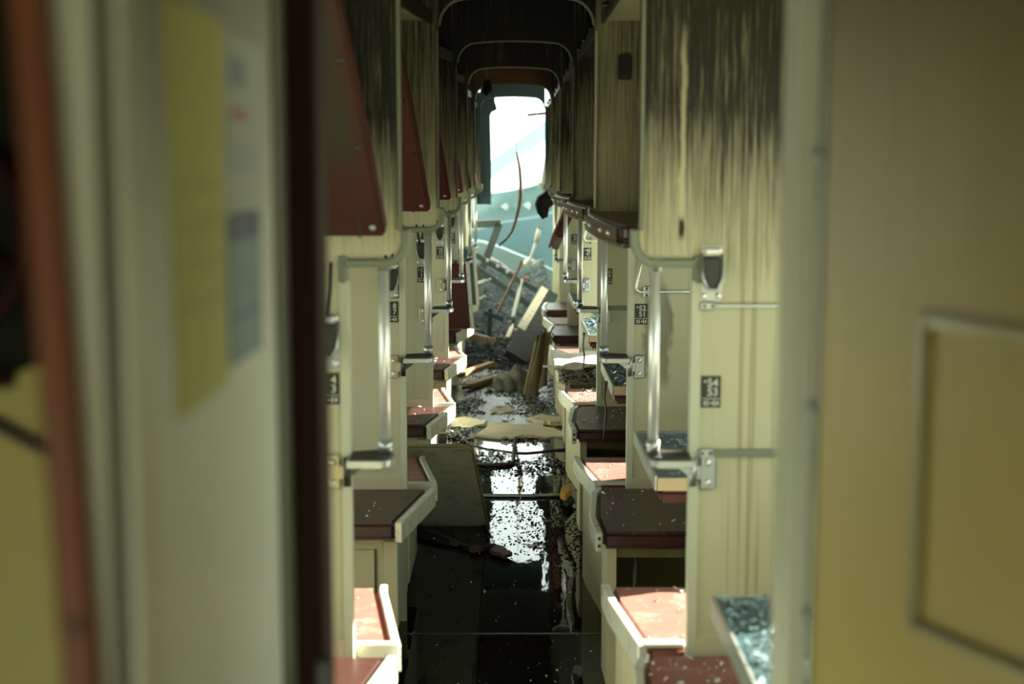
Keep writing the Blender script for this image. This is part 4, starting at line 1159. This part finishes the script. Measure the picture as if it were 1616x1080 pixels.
wavy_slab([(-0.36, 1.255), (-0.04, 1.30), (0.25, 1.355), (0.51, 1.43), (0.50, 1.405), (0.25, 1.33), (-0.04, 1.275), (-0.36, 1.23)], 20.3, 20.55, M('near_white_edge', (0.85, 0.82, 0.76), 0.8, var=0.04), 'bright_edge', t)  # near-white strip along the top edge of the roof
for i in range(5):
    b = MB(); b.prism([(-0.30 + i * 0.16, 1.05 + 0.01 * i), (-0.22 + i * 0.16, 1.10 + 0.012 * i), (-0.17 + i * 0.16, 1.06 + 0.01 * i), (-0.20 + i * 0.16, 1.0)], 20.36, 20.5, 'y', 0.01)
    obj('dented_sheet', b, pale_metal if i % 2 else teal_sheet, t)
b = MB(); b.M = Matrix.Translation((0.285, 15.3, 0.0)); b.cyl((0.03, 0, 0.97), (0.0, 0, 0.82), (0.024, 0.030), 10); b.cyl((0.0, 0, 0.82), (-0.10, 0, 0.55), (0.022, 0.006), 10)
o = tag(obj('pale_duct', b, pale_metal), 'pale tapering duct hanging under the charred bedding in the smoke', 'duct')
obj('duct_rim', MB().cyl((0.317, 15.3, 0.968), (0.320, 15.3, 0.985), 0.027, 10), rust, o)
girder_m = M('dull_girder_paint', (0.03, 0.035, 0.035), 0.7)
# leaning crane beam against the sky
t = thing('slanting_girder', 'pale slanting girder in front of the white sky', 'girder')
obj('girder_web', bar_between((-2.5, 30, 0.02), (5.0, 30, 5.50), 0.5, 0.30, 0), girder_m, t)
for dz in (-0.17, 0.17):
    obj('girder_flange', bar_between((-2.5, 30, 0.02 + dz), (5.0, 30, 5.50 + dz), 0.6, 0.05, 0), girder_m, t)
o = tag(obj('catenary_mast', bar_between((-3.2, 31, -1.2), (-2.45, 30.4, 0.3), 0.5, 0.5), girder_m), 'pale stump carrying the lower end of the slanting girder', 'mast')
obj('mast_foot', MB().box(-3.7, -2.8, 30.6, 31.4, -1.2, -1.0, 0.02), girder_m, o)
o = tag(obj('catenary_mast', bar_between((5.0, 30.6, -1.2), (4.9, 30.6, 5.7), 0.4, 0.4), girder_m), 'tall pale mast carrying the upper end of the slanting girder', 'mast')
obj('mast_foot', MB().box(4.5, 5.5, 30.2, 31.0, -1.2, -1.0, 0.02), girder_m, o)

# ------------------------------------------------------------------ doorway and vestibule
YD = 1.54
b = MB()
b.box(XWL, -0.233, YD, YD + 0.05, -0.012, 2.5)
struct('wall_doorway_left', b, cream, 'end wall beside the doorway on the berth side')
b = MB(); b.box(0.345, XWR, YD, YD + 0.05, -0.012, 2.5)
struct('wall_doorway_right', b, cream, 'end wall beside the doorway on the table side')
b = MB(); b.box(-0.233, 0.345, YD, YD + 0.05, 2.12, 2.5)
struct('wall_doorway_top', b, soot_m, 'sooty wall above the doorway')
b = MB(); b.box(-0.236, -0.204, YD - 0.025, YD + 0.06, -0.012, 2.12, 0.003)
o = struct('trim_1', b, jamb_brown, 'dark brown door jamb between the postered door and the berths')
b = MB(); b.box(-0.215, -0.196, YD - 0.028, YD - 0.020, 1.02, 1.08, 0.003)
obj('strike_plate', b, dark_steel, o)
b = MB(); b.box(0.303, 0.330, YD - 0.02, YD + 0.06, -0.012, 2.12, 0.004)
o = struct('trim_2', b, trim_pale, 'pale metal door post beside the ochre door')
for z in (1.632, 1.36, 1.13):
    obj('hinge_pin', MB().cyl((0.328, YD - 0.024, z - 0.006), (0.328, YD - 0.024, z + 0.006), 0.006, 8), steel, o)
# ochre door swung towards the vestibule
t = thing('ochre_door', 'ochre laminate door with a beaded rectangular frame standing open', 'door', (0.332, YD - 0.03, 0))
t.rotation_euler = (0, 0, R(-65.3))      # local x runs from the hinges out to the free edge
b = MB(); b.box(0.0, 0.62, 0.0, 0.035, 0.02, 2.08, 0.003)
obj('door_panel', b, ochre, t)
fx0, fx1, fz0, fz1 = 0.160, 0.56, 1.165, 1.480
fr = MB()
for (x0, x1, z0, z1) in ((fx0, fx0 + 0.012, fz0, fz1), (fx1 - 0.012, fx1, fz0, fz1), (fx0 + 0.012, fx1 - 0.012, fz0, fz0 + 0.012), (fx0 + 0.012, fx1 - 0.012, fz1 - 0.012, fz1)):
    obj('frame_bead', MB().box(x0, x1, -0.010, -0.0003, z0, z1, 0.003, 2), bead_m, t)
obj('door_edge', MB().box(-0.004, -0.0003, -0.002, 0.037, 0.02, 2.08), leaf_edge, t)
# postered door folded back along the aisle direction
t = thing('postered_door', 'whitish door with faded yellow and blue notices folded back by the doorway', 'door', (0, 0, 0))
b = MB(); b.box(-0.275, -0.241, 0.945, YD - 0.035, 0.02, 2.08, 0.003)
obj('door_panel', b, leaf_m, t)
obj('hinge_edge', MB().box(-0.277, -0.239, YD - 0.0345, YD - 0.027, 0.02, 2.08), leaf_edge, t)
obj('free_edge', MB().box(-0.277, -0.238, 0.925, 0.945, 0.02, 2.08, 0.004), leaf_edge, t)
obj('edge_seal', MB().box(-0.2405, -0.237, 1.455, 1.49, 0.02, 2.08), groove_m, t)
xq = -0.2400
def notice(name, pts, mat, label, parts=()):
    b = MB(); b.prism(pts, xq - 0.0006, xq + 0.0008, 'x')
    o = tag(obj(name, b, mat), label, 'notice')
    for nm, p2, m2 in parts:
        obj(nm, MB().prism(p2, xq + 0.0008, xq + 0.0014, 'x'), m2, o)
notice('yellow_notice', [(1.015, 1.437), (1.195, 1.437), (1.205, 1.74), (1.010, 1.74)], paper_yellow, 'long faded yellow sheet stuck on the whitish door',
       [('print_band', [(1.03, 1.60 - 0.03 * i), (1.17, 1.60 - 0.03 * i), (1.17, 1.612 - 0.03 * i), (1.03, 1.612 - 0.03 * i)], M('olive_ink', (0.455, 0.475, 0.125), 0.7)) for i in range(4)])
notice('white_notice', [(1.210, 1.583), (1.380, 1.583), (1.395, 1.735), (1.205, 1.735)], paper_white, 'grey-white notice above the blue sheet on the whitish door',
       [('blue_mark', [(1.225, 1.690), (1.31, 1.690), (1.31, 1.715), (1.225, 1.715)], M('grey_blue_ink', (0.22, 0.26, 0.28), 0.6)),
        ('red_mark', [(1.235, 1.660), (1.31, 1.660), (1.31, 1.672), (1.235, 1.672)], M('faint_red_ink', (0.36, 0.20, 0.16), 0.6)),
        ('text_band', [(1.225, 1.615), (1.36, 1.615), (1.36, 1.64), (1.225, 1.64)], M('faint_grey_ink', (0.34, 0.38, 0.34), 0.6))])
notice('blue_notice', [(1.210, 1.448), (1.365, 1.448), (1.368, 1.580), (1.212, 1.580)], blue_paper, 'pale blue sheet with navy heading on the whitish door',
       [('navy_heading', [(1.214, 1.556), (1.365, 1.556), (1.366, 1.580), (1.214, 1.580)], blue_ink),
        ('fold_line', [(1.214, 1.488), (1.362, 1.488), (1.362, 1.491), (1.214, 1.491)], blue_ink)])
# closet beside the postered door
b = MB(); b.box(-0.272, -0.249, 0.862, 0.915, -0.012, 2.2); b.box(-0.236, -0.231, 0.862, 0.915, -0.012, 2.2); b.box(-0.249, -0.236, 0.885, 0.915, -0.012, 2.2)
o = struct('trim_3', b, trim_pale, 'grooved pale post beside the postered door')
obj('seal', MB().box(-0.2488, -0.2362, 0.868, 0.885, -0.012, 2.2), groove_m, o)
b = MB(); b.M = Matrix.Translation((-0.270, 0.84, 0)) @ Matrix.Rotation(R(2.0), 4, 'Y') @ Matrix.Translation((0, 0, 0))
b.M = Matrix.Translation((-0.268, 0.84, 1.5)) @ Matrix.Rotation(R(-2.2), 4, 'Y') @ Matrix.Translation((0, 0, -1.5))
b.box(-0.011, 0.009, -0.010, 0.012, 0.0, 2.2, 0.003)
o = struct('trim_4', b, orange_wood, 'orange-brown wooden trim in front of the black closet')
obj('trim_screw', MB().dome((-0.262, 0.828, 1.345), 0.005), dark_steel, o)
b = MB(); b.box(-1.0, -0.30, 1.30, 1.33, -0.012, 1.46)
struct('wall_closet', b, ochre_yellow, 'yellow closet wall below the black locker')
b = MB(); b.prism([(-1.0, 1.41), (-0.42, 1.445), (-0.41, 1.455), (-0.36, 1.458), (-0.36, 2.45), (-1.0, 2.45)], 1.20, 1.30, 'y')
o = tag(obj('black_locker', b, soot_m), 'black sooty locker above the yellow closet wall', 'locker')
obj('locker_lip', MB().prism([(-1.0, 1.40), (-0.42, 1.435), (-0.42, 1.447), (-1.0, 1.412)], 1.185, 1.20, 'y'), jamb_brown, o)
ring = [(-0.455 + 0.052 * math.cos(a), 1.185, 1.565 + 0.075 * math.sin(a)) for a in [2 * math.pi * i / 24 for i in range(25)]]
o = tag(obj('valve_wheel', MB().tube(ring, 0.009, 8, caps=False), red_paint), 'dull red valve wheel on the black locker', 'valve wheel')
for i in range(3):
    a = R(90 + 120 * i)
    obj('wheel_spoke', MB().tube([(-0.455, 1.186, 1.565), (-0.455 + 0.050 * math.cos(a), 1.186, 1.565 + 0.072 * math.sin(a))], 0.005, 6), red_paint, o)
obj('wheel_hub', MB().cyl((-0.455, 1.175, 1.565), (-0.455, 1.20, 1.565), 0.014, 10), dark_steel, o)
o = tag(obj('wall_strip', bar_between((-0.60, 1.294, 1.455), (-0.385, 1.294, 1.335), 0.012, 0.012), dark_steel), 'dark strip running slantwise over the yellow closet wall', 'strip')
obj('strip_clip', MB().box(-0.57, -0.55, 1.284, 1.30, 1.424, 1.448), dark_steel, o)
# vestibule shell behind and beside the camera
b = MB()
b.box(XWL, -0.80, -2.0, -1.95, -0.012, 2.5); b.box(0.80, XWR, -2.0, -1.95, -0.012, 2.5)
b.box(-0.80, 0.80, -2.0, -1.95, 1.25, 2.5)  # unseen opening kept low and wide to throw fill light on the doors
struct('wall_back', b, cream, 'vestibule end wall behind the viewpoint, its low opening added to light the doors')

# ------------------------------------------------------------------ smoke
m = bpy.data.materials.new('drifting_smoke'); m.use_nodes = True
nt = m.node_tree
nt.nodes.remove(nt.nodes['Principled BSDF'])
vol = nt.nodes.new('ShaderNodeVolumeScatter')
vol.inputs['Color'].default_value = (0.36, 0.76, 0.82, 1)
vol.inputs['Density'].default_value = 0.019
vol.inputs['Anisotropy'].default_value = 0.2
nt.links.new(vol.outputs[0], nt.nodes['Material Output'].inputs['Volume'])
b = MB(); b.box(-6, 6, 11.2, 36, -1.19, 7)
o = tag(obj('smoke_haze', b, m), 'thin teal smoke drifting beyond the torn end of the carriage', 'smoke', kind='stuff')
